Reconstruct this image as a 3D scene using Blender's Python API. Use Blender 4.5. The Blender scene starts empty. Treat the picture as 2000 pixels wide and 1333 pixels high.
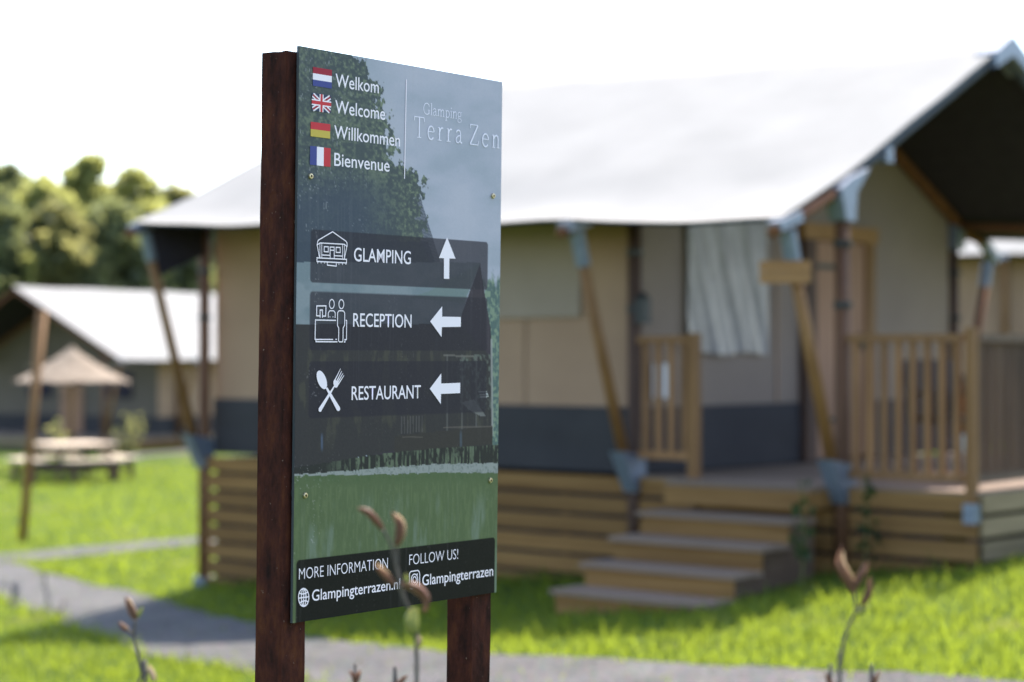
import bpy, math, random
import numpy as np
from mathutils import Vector, Matrix

random.seed(7)
RNG = np.random.default_rng(11)
R = math.radians
scene = bpy.context.scene
COL = scene.collection

# ------------------------------------------------------------------ camera, world, sun, exposure
CAMZ = 2.2
F = 70.0 / 36.0 * 2000.0          # focal length in photo pixels
HOR = 696.0                       # photo row of the horizon
cam_d = bpy.data.cameras.new('camera')
cam = bpy.data.objects.new('camera', cam_d)
COL.objects.link(cam)
cam.location = (0, 0, CAMZ)
cam.rotation_euler = (R(90) + math.atan((HOR - 666.5) / F), 0, 0)
cam_d.lens = 70.0
cam_d.sensor_width = 36.0
cam_d.clip_start = 0.05
cam_d.clip_end = 3000
cam_d.dof.use_dof = True
cam_d.dof.focus_distance = 4.32
cam_d.dof.aperture_fstop = 2.3
scene.camera = cam

SUN_AZ = math.atan2(0.40, 0.917)   # measured from +Y towards +X
SUN_EL = R(56.5)
world = bpy.data.worlds.new('World')
scene.world = world
world.use_nodes = True
wn = world.node_tree
bg = wn.nodes['Background']
sky = wn.nodes.new('ShaderNodeTexSky')
sky.sky_type = 'NISHITA'
sky.sun_disc = False
sky.sun_elevation = SUN_EL
sky.sun_rotation = SUN_AZ
sky.air_density = 1.0
sky.dust_density = 1.3
sky.ozone_density = 0.4
wn.links.new(sky.outputs[0], bg.inputs[0])
bg.inputs[1].default_value = 0.15

sun_d = bpy.data.lights.new('sun', 'SUN')
sun = bpy.data.objects.new('sun', sun_d)
COL.objects.link(sun)
S = Vector((math.sin(SUN_AZ) * math.cos(SUN_EL), math.cos(SUN_AZ) * math.cos(SUN_EL), math.sin(SUN_EL)))
sun.rotation_euler = (-S).to_track_quat('-Z', 'Y').to_euler()
sun_d.energy = 3.9
sun_d.angle = R(0.53)
sun_d.color = (1.0, 0.94, 0.84)

scene.view_settings.view_transform = 'Standard'
scene.view_settings.look = 'None'
scene.view_settings.gamma = 1.0
scene.view_settings.use_curve_mapping = False
scene.view_settings.exposure = 1.62
scene.cycles.use_denoising = True
scene.cycles.max_bounces = 8
scene.cycles.sample_clamp_indirect = 10

# ------------------------------------------------------------------ helpers
def lin(c):
    c = np.asarray(c, float) / 255.0
    return np.where(c <= 0.04045, c / 12.92, ((c + 0.055) / 1.055) ** 2.4)


def sm(a, b, x):
    t = np.clip((np.asarray(x, float) - a) / (b - a), 0, 1)
    return t * t * (3 - 2 * t)


def pix(x, y, Y):
    return Vector(((x - 1000.0) / F * Y, Y, CAMZ - (y - HOR) / F * Y))


def gz(X, Y):
    """height of the ground"""
    X = np.asarray(X, float); Y = np.asarray(Y, float)
    b = 0.33 + 0.12 * X
    b = np.where(b < -0.1, -0.32 + 0.22 * np.exp((b + 0.1) / 0.22), b)
    b = np.where(b > 1.0, 1.5 - 0.5 * np.exp(-(b - 1.0) / 0.5), b)
    far = -0.35 + 0.9 * sm(-2, 12, X)
    w = sm(23, 38, Y)
    b = b * (1 - w) + far * w
    n = 1 - sm(6, 10, Y)
    b = b * (1 - n) + 0.6 * n
    b = b + 0.012 * np.sin(X * 1.7 + Y * 0.6) * np.sin(Y * 1.3 - X * 0.4)
    return b


def g(X, Y):
    return float(gz(X, Y))


def ground_hit(x, y):
    Y = 15.0
    for _ in range(60):
        X = (x - 1000.0) / F * Y
        Y = 0.5 * Y + 0.5 * (CAMZ - g(X, Y)) * F / (y - HOR)
    return ((x - 1000.0) / F * Y, Y)


def empty(name, loc, rz=0.0, label=None, cat=None, group=None):
    o = bpy.data.objects.new(name, None)
    COL.objects.link(o)
    o.location = loc
    o.rotation_euler = (0, 0, rz)
    tag(o, label, cat, group)
    return o


def tag(o, label=None, cat=None, group=None, kind=None):
    if label: o['label'] = label
    if cat: o['category'] = cat
    if group: o['group'] = group
    if kind: o['kind'] = kind
    return o


def link(name, me, mat, parent=None, smooth=False):
    o = bpy.data.objects.new(name, me)
    COL.objects.link(o)
    if mat is not None and len(me.materials) == 0:
        me.materials.append(mat)
    if parent is not None:
        o.parent = parent
    if smooth:
        me.polygons.foreach_set('use_smooth', [True] * len(me.polygons))
    return o


class MB:
    def __init__(self):
        self.v = []; self.f = []

    def box(self, x0, x1, y0, y1, z0, z1, M=None):
        b = len(self.v)
        for z in (z0, z1):
            for (x, y) in ((x0, y0), (x1, y0), (x1, y1), (x0, y1)):
                p = Vector((x, y, z))
                self.v.append(tuple(M @ p) if M else tuple(p))
        for q in ((3, 2, 1, 0), (4, 5, 6, 7), (0, 1, 5, 4), (1, 2, 6, 5), (2, 3, 7, 6), (3, 0, 4, 7)):
            self.f.append(tuple(b + i for i in q))
        return self

    def bar(self, p0, p1, w, h, up=(0, 0, 1)):
        """rectangular beam from p0 to p1"""
        p0 = Vector(p0); p1 = Vector(p1)
        d = (p1 - p0).normalized(); up = Vector(up)
        s = d.cross(up)
        if s.length < 1e-4: s = d.cross(Vector((1, 0, 0)))
        s.normalize(); u = s.cross(d)
        b = len(self.v)
        for p in (p0, p1):
            for (a, c) in ((-1, -1), (1, -1), (1, 1), (-1, 1)):
                self.v.append(tuple(p + s * a * w / 2 + u * c * h / 2))
        for q in ((3, 2, 1, 0), (4, 5, 6, 7), (0, 1, 5, 4), (1, 2, 6, 5), (2, 3, 7, 6), (3, 0, 4, 7)):
            self.f.append(tuple(b + i for i in q))
        return self

    def tube(self, pts, radii, n=10, caps=True):
        pts = [Vector(p) for p in pts]
        if not hasattr(radii, '__len__'): radii = [radii] * len(pts)
        b = len(self.v)
        prev = None
        for i, p in enumerate(pts):
            d = (pts[min(i + 1, len(pts) - 1)] - pts[max(i - 1, 0)]).normalized()
            if prev is None:
                s = d.cross(Vector((0, 0, 1)))
                if s.length < 1e-3: s = d.cross(Vector((1, 0, 0)))
            else:
                s = prev - d * prev.dot(d)
            s.normalize(); prev = s; u = d.cross(s)
            for k in range(n):
                a = 2 * math.pi * k / n
                self.v.append(tuple(p + (s * math.cos(a) + u * math.sin(a)) * radii[i]))
        for i in range(len(pts) - 1):
            for k in range(n):
                a0 = b + i * n + k; a1 = b + i * n + (k + 1) % n
                self.f.append((a0, a1, a1 + n, a0 + n))
        if caps:
            self.f.append(tuple(b + k for k in reversed(range(n))))
            e = b + (len(pts) - 1) * n
            self.f.append(tuple(e + k for k in range(n)))
        return self

    def poly(self, pts):
        b = len(self.v)
        self.v += [tuple(p) for p in pts]
        self.f.append(tuple(range(b, b + len(pts))))
        return self

    def slab(self, pts, nrm, th):
        """polygon extruded by th along nrm"""
        nrm = Vector(nrm).normalized() * th
        b = len(self.v); n = len(pts)
        self.v += [tuple(Vector(p)) for p in pts] + [tuple(Vector(p) + nrm) for p in pts]
        self.f.append(tuple(b + k for k in reversed(range(n))))
        self.f.append(tuple(b + n + k for k in range(n)))
        for k in range(n):
            k2 = (k + 1) % n
            self.f.append((b + k, b + k2, b + n + k2, b + n + k))
        return self

    def grid(self, P):
        """P: (n,m,3) array"""
        n, m = P.shape[:2]
        b = len(self.v)
        self.v += [tuple(p) for p in P.reshape(-1, 3)]
        for i in range(n - 1):
            for j in range(m - 1):
                a = b + i * m + j
                self.f.append((a, a + 1, a + m + 1, a + m))
        return self

    def build(self, name, mat, parent=None, smooth=False):
        me = bpy.data.meshes.new(name)
        me.from_pydata(self.v, [], self.f)
        me.update()
        return link(name, me, mat, parent, smooth)


def np_mesh(name, verts, faces):
    """verts (N,3), faces (M,k) numpy"""
    me = bpy.data.meshes.new(name)
    k = faces.shape[1]
    me.vertices.add(len(verts)); me.vertices.foreach_set('co', np.ascontiguousarray(verts, dtype=np.float32).ravel())
    me.loops.add(faces.size); me.loops.foreach_set('vertex_index', np.ascontiguousarray(faces, dtype=np.int32).ravel())
    me.polygons.add(len(faces))
    me.polygons.foreach_set('loop_start', np.arange(0, faces.size, k, dtype=np.int32))
    me.polygons.foreach_set('loop_total', np.full(len(faces), k, dtype=np.int32))
    me.update(calc_edges=True)
    return me


# ------------------------------------------------------------------ materials
def nodes(name):
    m = bpy.data.materials.new(name)
    m.use_nodes = True
    nt = m.node_tree
    return m, nt, nt.nodes['Principled BSDF']


def noise_mat(name, c1, c2, scale=(8, 8, 8), rough=0.8, spec=0.3, bump=0.0, detail=5, metal=0.0, vary=0.0, bscale=None):
    m, nt, p = nodes(name)
    N = nt.nodes; L = nt.links
    tc = N.new('ShaderNodeTexCoord'); mp = N.new('ShaderNodeMapping')
    mp.inputs['Scale'].default_value = scale
    L.new(tc.outputs['Object'], mp.inputs[0])
    nz = N.new('ShaderNodeTexNoise'); nz.inputs['Scale'].default_value = 1.0; nz.inputs['Detail'].default_value = detail
    nz.inputs['Roughness'].default_value = 0.62
    oi = N.new('ShaderNodeObjectInfo')
    add = N.new('ShaderNodeVectorMath'); add.operation = 'ADD'
    mul = N.new('ShaderNodeMath'); mul.operation = 'MULTIPLY'; mul.inputs[1].default_value = 37.0 if vary else 0.0
    L.new(oi.outputs['Random'], mul.inputs[0])
    L.new(mp.outputs[0], add.inputs[0]); L.new(mul.outputs[0], add.inputs[1])
    L.new(add.outputs[0], nz.inputs['Vector'])
    rp = N.new('ShaderNodeValToRGB')
    rp.color_ramp.elements[0].position = 0.3; rp.color_ramp.elements[1].position = 0.7
    rp.color_ramp.elements[0].color = (*c1, 1); rp.color_ramp.elements[1].color = (*c2, 1)
    L.new(nz.outputs['Fac'], rp.inputs[0])
    out = rp.outputs[0]
    if vary:
        hs = N.new('ShaderNodeHueSaturation')
        mr = N.new('ShaderNodeMapRange')
        mr.inputs['To Min'].default_value = 1 - vary; mr.inputs['To Max'].default_value = 1 + vary
        L.new(oi.outputs['Random'], mr.inputs['Value']); L.new(mr.outputs[0], hs.inputs['Value'])
        L.new(out, hs.inputs['Color']); out = hs.outputs[0]
    L.new(out, p.inputs['Base Color'])
    p.inputs['Roughness'].default_value = rough
    p.inputs['Specular IOR Level'].default_value = spec
    p.inputs['Metallic'].default_value = metal
    if bump:
        b = N.new('ShaderNodeBump'); b.inputs['Strength'].default_value = bump; b.inputs['Distance'].default_value = 0.01
        if bscale:
            n2 = N.new('ShaderNodeTexNoise'); n2.inputs['Scale'].default_value = bscale; n2.inputs['Detail'].default_value = 4
            L.new(tc.outputs['Object'], n2.inputs['Vector']); L.new(n2.outputs['Fac'], b.inputs['Height'])
        else:
            L.new(nz.outputs['Fac'], b.inputs['Height'])
        L.new(b.outputs[0], p.inputs['Normal'])
    return m


def leaf_mat(name, c1, c2, trans, tfac=0.45, rough=0.55):
    """leaf: diffuse plus light coming through"""
    m, nt, p = nodes(name)
    N = nt.nodes; L = nt.links
    ge = N.new('ShaderNodeNewGeometry')
    rp = N.new('ShaderNodeValToRGB')
    rp.color_ramp.elements[0].color = (*c1, 1); rp.color_ramp.elements[1].color = (*c2, 1)
    L.new(ge.outputs['Random Per Island'], rp.inputs[0])
    L.new(rp.outputs[0], p.inputs['Base Color'])
    p.inputs['Roughness'].default_value = rough
    p.inputs['Specular IOR Level'].default_value = 0.25
    tr = N.new('ShaderNodeBsdfTranslucent'); tr.inputs[0].default_value = (*trans, 1)
    mx = N.new('ShaderNodeMixShader'); mx.inputs[0].default_value = tfac
    L.new(p.outputs[0], mx.inputs[1]); L.new(tr.outputs[0], mx.inputs[2])
    L.new(mx.outputs[0], N['Material Output'].inputs['Surface'])
    return m


def canvas_mat(name, c1, c2, tfac=0.0, tcol=(1, 1, 1), scale=1.2):
    m = noise_mat(name, c1, c2, (scale,) * 3, 0.85, 0.2, 0.25, 4, bscale=6.0)
    if tfac:
        nt = m.node_tree; N = nt.nodes; L = nt.links
        tr = N.new('ShaderNodeBsdfTranslucent'); tr.inputs[0].default_value = (*tcol, 1)
        mx = N.new('ShaderNodeMixShader'); mx.inputs[0].default_value = tfac
        L.new(N['Principled BSDF'].outputs[0], mx.inputs[1]); L.new(tr.outputs[0], mx.inputs[2])
        L.new(mx.outputs[0], N['Material Output'].inputs['Surface'])
    return m


M = {}
M['roof'] = canvas_mat('roof_canvas', (0.235, 0.228, 0.220), (0.275, 0.266, 0.256))
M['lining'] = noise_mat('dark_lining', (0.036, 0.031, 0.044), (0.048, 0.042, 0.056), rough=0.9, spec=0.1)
M['tan'] = canvas_mat('tan_canvas', (0.34, 0.212, 0.142), (0.40, 0.255, 0.17))
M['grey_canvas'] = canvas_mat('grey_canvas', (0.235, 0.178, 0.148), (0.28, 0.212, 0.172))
M['far_canvas'] = canvas_mat('far_canvas', (0.13, 0.105, 0.085), (0.165, 0.132, 0.108))
M['window_flap'] = canvas_mat('window_flap_canvas', (0.31, 0.24, 0.19), (0.36, 0.28, 0.225))
M['skirt'] = canvas_mat('skirt_canvas', (0.042, 0.038, 0.042), (0.058, 0.053, 0.056))
M['curtain'] = noise_mat('clear_sheet', (0.19, 0.17, 0.18), (0.34, 0.305, 0.315), (7, 7, 2.5), 0.3, 0.5, 0.5)
M['pole'] = noise_mat('brown_pole', (0.10, 0.042, 0.02), (0.18, 0.082, 0.04), (9, 9, 1.2), 0.65, 0.35, 0.2, vary=0.12)
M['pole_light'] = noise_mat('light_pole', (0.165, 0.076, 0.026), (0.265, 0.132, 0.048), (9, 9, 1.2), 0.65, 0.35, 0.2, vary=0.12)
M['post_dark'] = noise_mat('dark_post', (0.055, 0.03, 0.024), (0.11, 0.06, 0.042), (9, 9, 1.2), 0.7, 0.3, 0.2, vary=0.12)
M['board'] = noise_mat('cladding_wood', (0.165, 0.080, 0.025), (0.27, 0.145, 0.05), (0.8, 14, 14), 0.75, 0.25, 0.2, vary=0.2)
M['board_y'] = noise_mat('cladding_wood_side', (0.16, 0.115, 0.062), (0.26, 0.19, 0.11), (14, 0.8, 14), 0.75, 0.25, 0.2, vary=0.2)
M['board_warm'] = noise_mat('name_board_wood', (0.25, 0.118, 0.040), (0.40, 0.205, 0.078), (1.5, 14, 14), 0.65, 0.35, 0.2, vary=0.12)
M['tread'] = noise_mat('tread_wood', (0.17, 0.118, 0.085), (0.25, 0.175, 0.13), (0.8, 14, 14), 0.8, 0.25, 0.2, vary=0.12)
M['rail'] = noise_mat('rail_wood', (0.20, 0.097, 0.040), (0.31, 0.158, 0.068), (10, 10, 1.5), 0.7, 0.3, 0.15, vary=0.16)
M['rail_dark'] = noise_mat('rail_wood_dark', (0.09, 0.055, 0.038), (0.14, 0.088, 0.06), (10, 10, 1.5), 0.7, 0.3, 0.15, vary=0.16)
M['door'] = noise_mat('door_wood', (0.29, 0.15, 0.09), (0.40, 0.22, 0.138), (14, 14, 1.0), 0.65, 0.3, 0.15, vary=0.08)
M['metal'] = noise_mat('galvanised_metal', (0.15, 0.175, 0.23), (0.22, 0.25, 0.32), (12, 12, 12), 0.42, 0.5, 0.1, metal=0.3)
M['iron'] = noise_mat('black_iron', (0.015, 0.015, 0.017), (0.03, 0.03, 0.032), rough=0.5, spec=0.5)
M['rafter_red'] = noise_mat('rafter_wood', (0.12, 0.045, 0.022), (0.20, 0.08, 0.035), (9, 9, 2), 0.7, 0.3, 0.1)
M['rafter_grey'] = noise_mat('rafter_sleeve', (0.05, 0.055, 0.07), (0.075, 0.08, 0.10), (9, 9, 9), 0.7, 0.3, 0.1)
M['white'] = noise_mat('white_paper', (0.72, 0.73, 0.76), (0.78, 0.79, 0.82), rough=0.5)
M['thatch'] = noise_mat('thatch', (0.15, 0.112, 0.082), (0.36, 0.29, 0.225), (3, 3, 25), 0.9, 0.1, 0.6)
M['picnic'] = noise_mat('sunlit_wood', (0.55, 0.43, 0.32), (0.72, 0.58, 0.44), (8, 1, 8), 0.8, 0.2, 0.2, vary=0.1)  # pale tone puts the sunlight on table and bench tops into the colour
M['wicker'] = noise_mat('dark_wicker', (0.018, 0.013, 0.011), (0.05, 0.035, 0.028), (60, 60, 60), 0.6, 0.4, 0.3)
M['bark'] = noise_mat('bark', (0.05, 0.04, 0.03), (0.10, 0.085, 0.065), (4, 4, 1), 0.9, 0.15, 0.5)
M['leaf_dark'] = leaf_mat('leaf_dark', (0.085, 0.10, 0.062), (0.15, 0.165, 0.085), (0.34, 0.36, 0.13), 0.5)
M['leaf_mid'] = leaf_mat('leaf_mid', (0.11, 0.12, 0.055), (0.19, 0.19, 0.085), (0.45, 0.42, 0.15), 0.5)
M['leaf_yellow'] = leaf_mat('leaf_yellow', (0.15, 0.16, 0.06), (0.24, 0.24, 0.09), (0.52, 0.52, 0.16), 0.55)
M['weed_leaf'] = leaf_mat('weed_leaf', (0.02, 0.04, 0.015), (0.045, 0.075, 0.025), (0.06, 0.11, 0.02), 0.35)
M['grass'] = leaf_mat('grass_blade', (0.0269, 0.0605, 0.0101), (0.0714, 0.1050, 0.0185), (0.37, 0.455, 0.038), 0.5)


def lawn_material():
    m, nt, p = nodes('lawn')
    N = nt.nodes; L = nt.links
    ge = N.new('ShaderNodeNewGeometry')
    n1 = N.new('ShaderNodeTexNoise'); n1.inputs['Scale'].default_value = 0.9; n1.inputs['Detail'].default_value = 6; n1.inputs['Roughness'].default_value = 0.7
    n2 = N.new('ShaderNodeTexNoise'); n2.inputs['Scale'].default_value = 14; n2.inputs['Detail'].default_value = 5
    mp = N.new('ShaderNodeMapping'); mp.inputs['Scale'].default_value = (1, 1, 1)
    L.new(ge.outputs['Position'], mp.inputs[0]); L.new(mp.outputs[0], n1.inputs['Vector']); L.new(mp.outputs[0], n2.inputs['Vector'])
    r1 = N.new('ShaderNodeValToRGB')
    e = r1.color_ramp.elements
    e[0].position = 0.32; e[0].color = (0.0312, 0.0541, 0.0066, 1)
    e[1].position = 0.72; e[1].color = (0.0984, 0.1123, 0.0180, 1)
    k = r1.color_ramp.elements.new(0.5); k.color = (0.0607, 0.0968, 0.0090, 1)
    L.new(n1.outputs['Fac'], r1.inputs[0])
    r2 = N.new('ShaderNodeValToRGB')
    r2.color_ramp.elements[0].position = 0.3; r2.color_ramp.elements[0].color = (0.62, 0.66, 0.55, 1)
    r2.color_ramp.elements[1].position = 0.72; r2.color_ramp.elements[1].color = (1.25, 1.2, 1.1, 1)
    L.new(n2.outputs['Fac'], r2.inputs[0])
    mx = N.new('ShaderNodeMix'); mx.data_type = 'RGBA'; mx.blend_type = 'MULTIPLY'; mx.inputs[0].default_value = 1.0
    L.new(r1.outputs[0], mx.inputs[6]); L.new(r2.outputs[0], mx.inputs[7])
    # worn straw-coloured patches
    n3 = N.new('ShaderNodeTexNoise'); n3.inputs['Scale'].default_value = 0.8; n3.inputs['Detail'].default_value = 7
    ad = N.new('ShaderNodeVectorMath'); ad.operation = 'ADD'; ad.inputs[1].default_value = (31, 17, 5)
    L.new(ge.outputs['Position'], ad.inputs[0]); L.new(ad.outputs[0], n3.inputs['Vector'])
    r3 = N.new('ShaderNodeValToRGB')
    r3.color_ramp.elements[0].position = 0.58; r3.color_ramp.elements[0].color = (0, 0, 0, 1)
    r3.color_ramp.elements[1].position = 0.74; r3.color_ramp.elements[1].color = (0.7, 0.7, 0.7, 1)
    L.new(n3.outputs['Fac'], r3.inputs[0])
    m2 = N.new('ShaderNodeMix'); m2.data_type = 'RGBA'
    L.new(r3.outputs[0], m2.inputs[0]); L.new(mx.outputs[2], m2.inputs[6]); m2.inputs[7].default_value = (0.19, 0.155, 0.06, 1)
    L.new(m2.outputs[2], p.inputs['Base Color'])
    p.inputs['Roughness'].default_value = 0.9; p.inputs['Specular IOR Level'].default_value = 0.1
    b = N.new('ShaderNodeBump'); b.inputs['Strength'].default_value = 0.6; b.inputs['Distance'].default_value = 0.03
    L.new(n2.outputs['Fac'], b.inputs['Height']); L.new(b.outputs[0], p.inputs['Normal'])
    return m


def gravel_material():
    m, nt, p = nodes('gravel')
    N = nt.nodes; L = nt.links
    ge = N.new('ShaderNodeNewGeometry')
    v = N.new('ShaderNodeTexVoronoi'); v.inputs['Scale'].default_value = 45
    L.new(ge.outputs['Position'], v.inputs['Vector'])
    n = N.new('ShaderNodeTexNoise'); n.inputs['Scale'].default_value = 2.2; n.inputs['Detail'].default_value = 7
    L.new(ge.outputs['Position'], n.inputs['Vector'])
    r = N.new('ShaderNodeValToRGB')
    r.color_ramp.elements[0].position = 0.3; r.color_ramp.elements[0].color = (0.0619, 0.0498, 0.0454, 1)
    r.color_ramp.elements[1].position = 0.7; r.color_ramp.elements[1].color = (0.0963, 0.0791, 0.0707, 1)
    L.new(n.outputs['Fac'], r.inputs[0])
    mx = N.new('ShaderNodeMix'); mx.data_type = 'RGBA'; mx.blend_type = 'SOFT_LIGHT'; mx.inputs[0].default_value = 0.8
    L.new(r.outputs[0], mx.inputs[6]); L.new(v.outputs['Color'], mx.inputs[7])
    hs = N.new('ShaderNodeHueSaturation'); hs.inputs['Saturation'].default_value = 0.35
    L.new(mx.outputs[2], hs.inputs['Color'])
    L.new(hs.outputs[0], p.inputs['Base Color'])
    p.inputs['Roughness'].default_value = 0.9; p.inputs['Specular IOR Level'].default_value = 0.2
    b = N.new('ShaderNodeBump'); b.inputs['Strength'].default_value = 0.7; b.inputs['Distance'].default_value = 0.012
    L.new(v.outputs['Distance'], b.inputs['Height']); L.new(b.outputs[0], p.inputs['Normal'])
    return m


# ------------------------------------------------------------------ ground and paths
def axis(lo, hi, step, far, growth=1.25):
    a = list(np.arange(lo, hi + step * .5, step))
    s = step; x = a[0]; left = []
    while x > -far:
        s *= growth; x -= s; left.append(x)
    s = step; x = a[-1]; right = []
    while x < far:
        s *= growth; x += s; right.append(x)
    return np.array(left[::-1] + a + right)


xs = axis(-14, 9, 0.25, 1500); ys = axis(0, 45, 0.25, 1500)
GX, GY = np.meshgrid(xs, ys, indexing='ij')
V = np.stack([GX, GY, gz(GX, GY)], -1).reshape(-1, 3)
n_, m_ = GX.shape
ii, jj = np.meshgrid(np.arange(n_ - 1), np.arange(m_ - 1), indexing='ij')
a = (ii * m_ + jj).ravel()
Fq = np.stack([a, a + m_, a + m_ + 1, a + 1], 1)
lawn = link('lawn', np_mesh('lawn', V, Fq), lawn_material(), smooth=True)
lawn['kind'] = 'structure'

MG = gravel_material()


def resample(px, n):
    P = np.array([ground_hit(*p) for p in px])
    d = np.r_[0, np.cumsum(np.linalg.norm(np.diff(P, axis=0), axis=1))]
    t = np.linspace(0, d[-1], n)
    return np.stack([np.interp(t, d, P[:, 0]), np.interp(t, d, P[:, 1])], 1)


PATHS = []


def path(name, upper, lower, n, m, lift, jit):
    A = resample(upper, n); B = resample(lower, n)
    k = np.ones(7) / 7
    for q in (A, B):
        r = RNG.normal(0, 1, (n, 2)); r = np.stack([np.convolve(r[:, 0], k, 'same'), np.convolve(r[:, 1], k, 'same')], 1)
        q += r * jit * 1.6 + RNG.normal(0, jit * .35, (n, 2))
    w = np.linspace(0, 1, m)[None, :, None]
    P2 = A[:, None, :] * (1 - w) + B[:, None, :] * w
    Z = gz(P2[..., 0], P2[..., 1]) + lift
    P3 = np.concatenate([P2, Z[..., None]], -1)
    mb = MB().grid(P3)
    o = mb.build(name, MG, None, True)
    o['kind'] = 'structure'
    PATHS.append((A, B))
    return o


path('gravel_path',
     [(-420, 1010), (-150, 1048), (0, 1090), (130, 1128), (290, 1164), (420, 1198), (500, 1222), (640, 1248), (800, 1266), (1000, 1286), (1250, 1296), (1460, 1303), (1750, 1318), (2000, 1333), (2300, 1352)],
     [(-420, 1080), (-150, 1124), (0, 1173), (60, 1195), (150, 1224), (200, 1245), (290, 1277), (400, 1300), (500, 1318), (620, 1345), (800, 1372), (1000, 1395), (1300, 1415), (1650, 1432), (2000, 1445), (2300, 1460)],
     150, 14, 0.012, 0.05)
path('side_path', [(-40, 1088), (60, 1080), (200, 1067), (300, 1058), (395, 1050), (480, 1044)],
     [(-40, 1104), (60, 1097), (200, 1083), (300, 1074), (395, 1064), (480, 1057)], 70, 4, 0.016, 0.03)
path('far_path', [(235, 893), (300, 886), (395, 877), (450, 872)], [(235, 899), (300, 892), (395, 882.5), (450, 877)], 30, 3, 0.02, 0.05)


def in_poly(P, poly):
    x, y = P[:, 0], P[:, 1]
    c = np.zeros(len(P), bool)
    j = len(poly) - 1
    for i in range(len(poly)):
        xi, yi = poly[i]; xj, yj = poly[j]
        c ^= ((yi > y) != (yj > y)) & (x < (xj - xi) * (y - yi) / (yj - yi + 1e-12) + xi)
        j = i
    return c


# ------------------------------------------------------------------ the big tent (local frame: x along the long side, y inwards, z up)
TO = Vector((-2.98, 19.3, 0.0))
TA = -math.atan2(0.656, 0.755)
ca, sa = math.cos(TA), math.sin(TA)


def t2w(t, s):
    return (TO.x + t * ca - s * sa, TO.y + t * sa + s * ca)


def tg(t, s):
    return g(*t2w(t, s))


TL_, WD, DK = 7.157, 5.2, 1.25
OH = 0.83
PT = [0.0, 2.65, 5.24, TL_]          # post positions along the long side


def zr(t, s):
    k = t / TL_
    e = 3.46 - 0.28 * k; w = 3.80 - 0.28 * k; r = 5.05 - 0.22 * k
    q = s if s <= WD / 2 else WD - s
    if q < 0:
        z = w + (w - e - (0.17 if s > WD else 0.0)) * q / OH
    else:
        z = w + (r - w) * q / (WD / 2)
    if q < 0: z -= 0.055 * math.sin(math.pi * (-q) / OH) * min(1.0, 2.2 * max(0.0, 1 - t / TL_), 0.25 + 3 * t / TL_)
    # the cloth sags a little between the posts
    for p0, p1 in zip(PT[:-1], PT[1:]):
        if p0 <= t <= p1:
            b = math.sin(math.pi * (t - p0) / (p1 - p0))
            z -= 0.028 * b * (1.0 if q < 0.2 else 0.6)
    return z


tent = empty('safari_tent', TO, TA, 'large tan safari tent with pale roof and stairs, directly behind the sign', 'tent',)

svals = np.r_[np.linspace(-OH, 0, 7), np.linspace(0, WD / 2, 12)[1:], np.linspace(WD / 2, WD, 12)[1:], np.linspace(WD, WD + OH, 7)[1:]]
tvals = np.linspace(-0.06, TL_ + 0.02, 60)
top = np.zeros((len(tvals), len(svals), 3))
for i, t in enumerate(tvals):
    for j, s in enumerate(svals):
        wr = 0.006 * math.sin(t * 5.1 + s * 2.3) * math.sin(s * 3.7 - t * 1.1)
        top[i, j] = (t, s, zr(min(max(t, 0), TL_), s) + wr)
bot = top.copy(); bot[..., 2] -= 0.012
mb = MB().grid(top[::-1]).grid(bot)
nS, nT = len(svals), len(tvals)
off = nS * nT
ring = [(i, 0) for i in range(nT)] + [(nT - 1, j) for j in range(1, nS)] + [(i, nS - 1) for i in range(nT - 2, -1, -1)] + [(0, j) for j in range(nS - 2, 0, -1)]
for k in range(len(ring)):
    (i0, j0), (i1, j1) = ring[k], ring[(k + 1) % len(ring)]
    mb.f.append(((nT - 1 - i0) * nS + j0, (nT - 1 - i1) * nS + j1, off + i1 * nS + j1, off + i0 * nS + j0))
mb.build('roof', M['roof'], tent, True)
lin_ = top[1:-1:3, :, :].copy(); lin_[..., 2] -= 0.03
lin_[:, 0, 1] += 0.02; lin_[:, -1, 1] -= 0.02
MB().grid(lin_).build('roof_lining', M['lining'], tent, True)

# walls of the long side
ZS = 1.79


def wall_strip(name, mat, p0, p1, zb, ztf, n=24, bulge=0.02):
    """vertical cloth from p0 to p1 (t,s), bottom zb, top from ztf(t,s)"""
    P = np.zeros((n, 8, 3))
    for i in range(n):
        k = i / (n - 1)
        t = p0[0] + (p1[0] - p0[0]) * k; s = p0[1] + (p1[1] - p0[1]) * k
        zt = ztf(t, s)
        for j in range(8):
            q = j / 7
            w = bulge * math.sin(k * 9.4 + 1.3 * j) * math.sin(math.pi * q)
            dx, dy = (p1[1] - p0[1]), -(p1[0] - p0[0])
            l = math.hypot(dx, dy)
            P[i, j] = (t + dx / l * w, s + dy / l * w, zb + (zt - zb) * q)
    return MB().grid(P).build(name, mat, tent, True)


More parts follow.
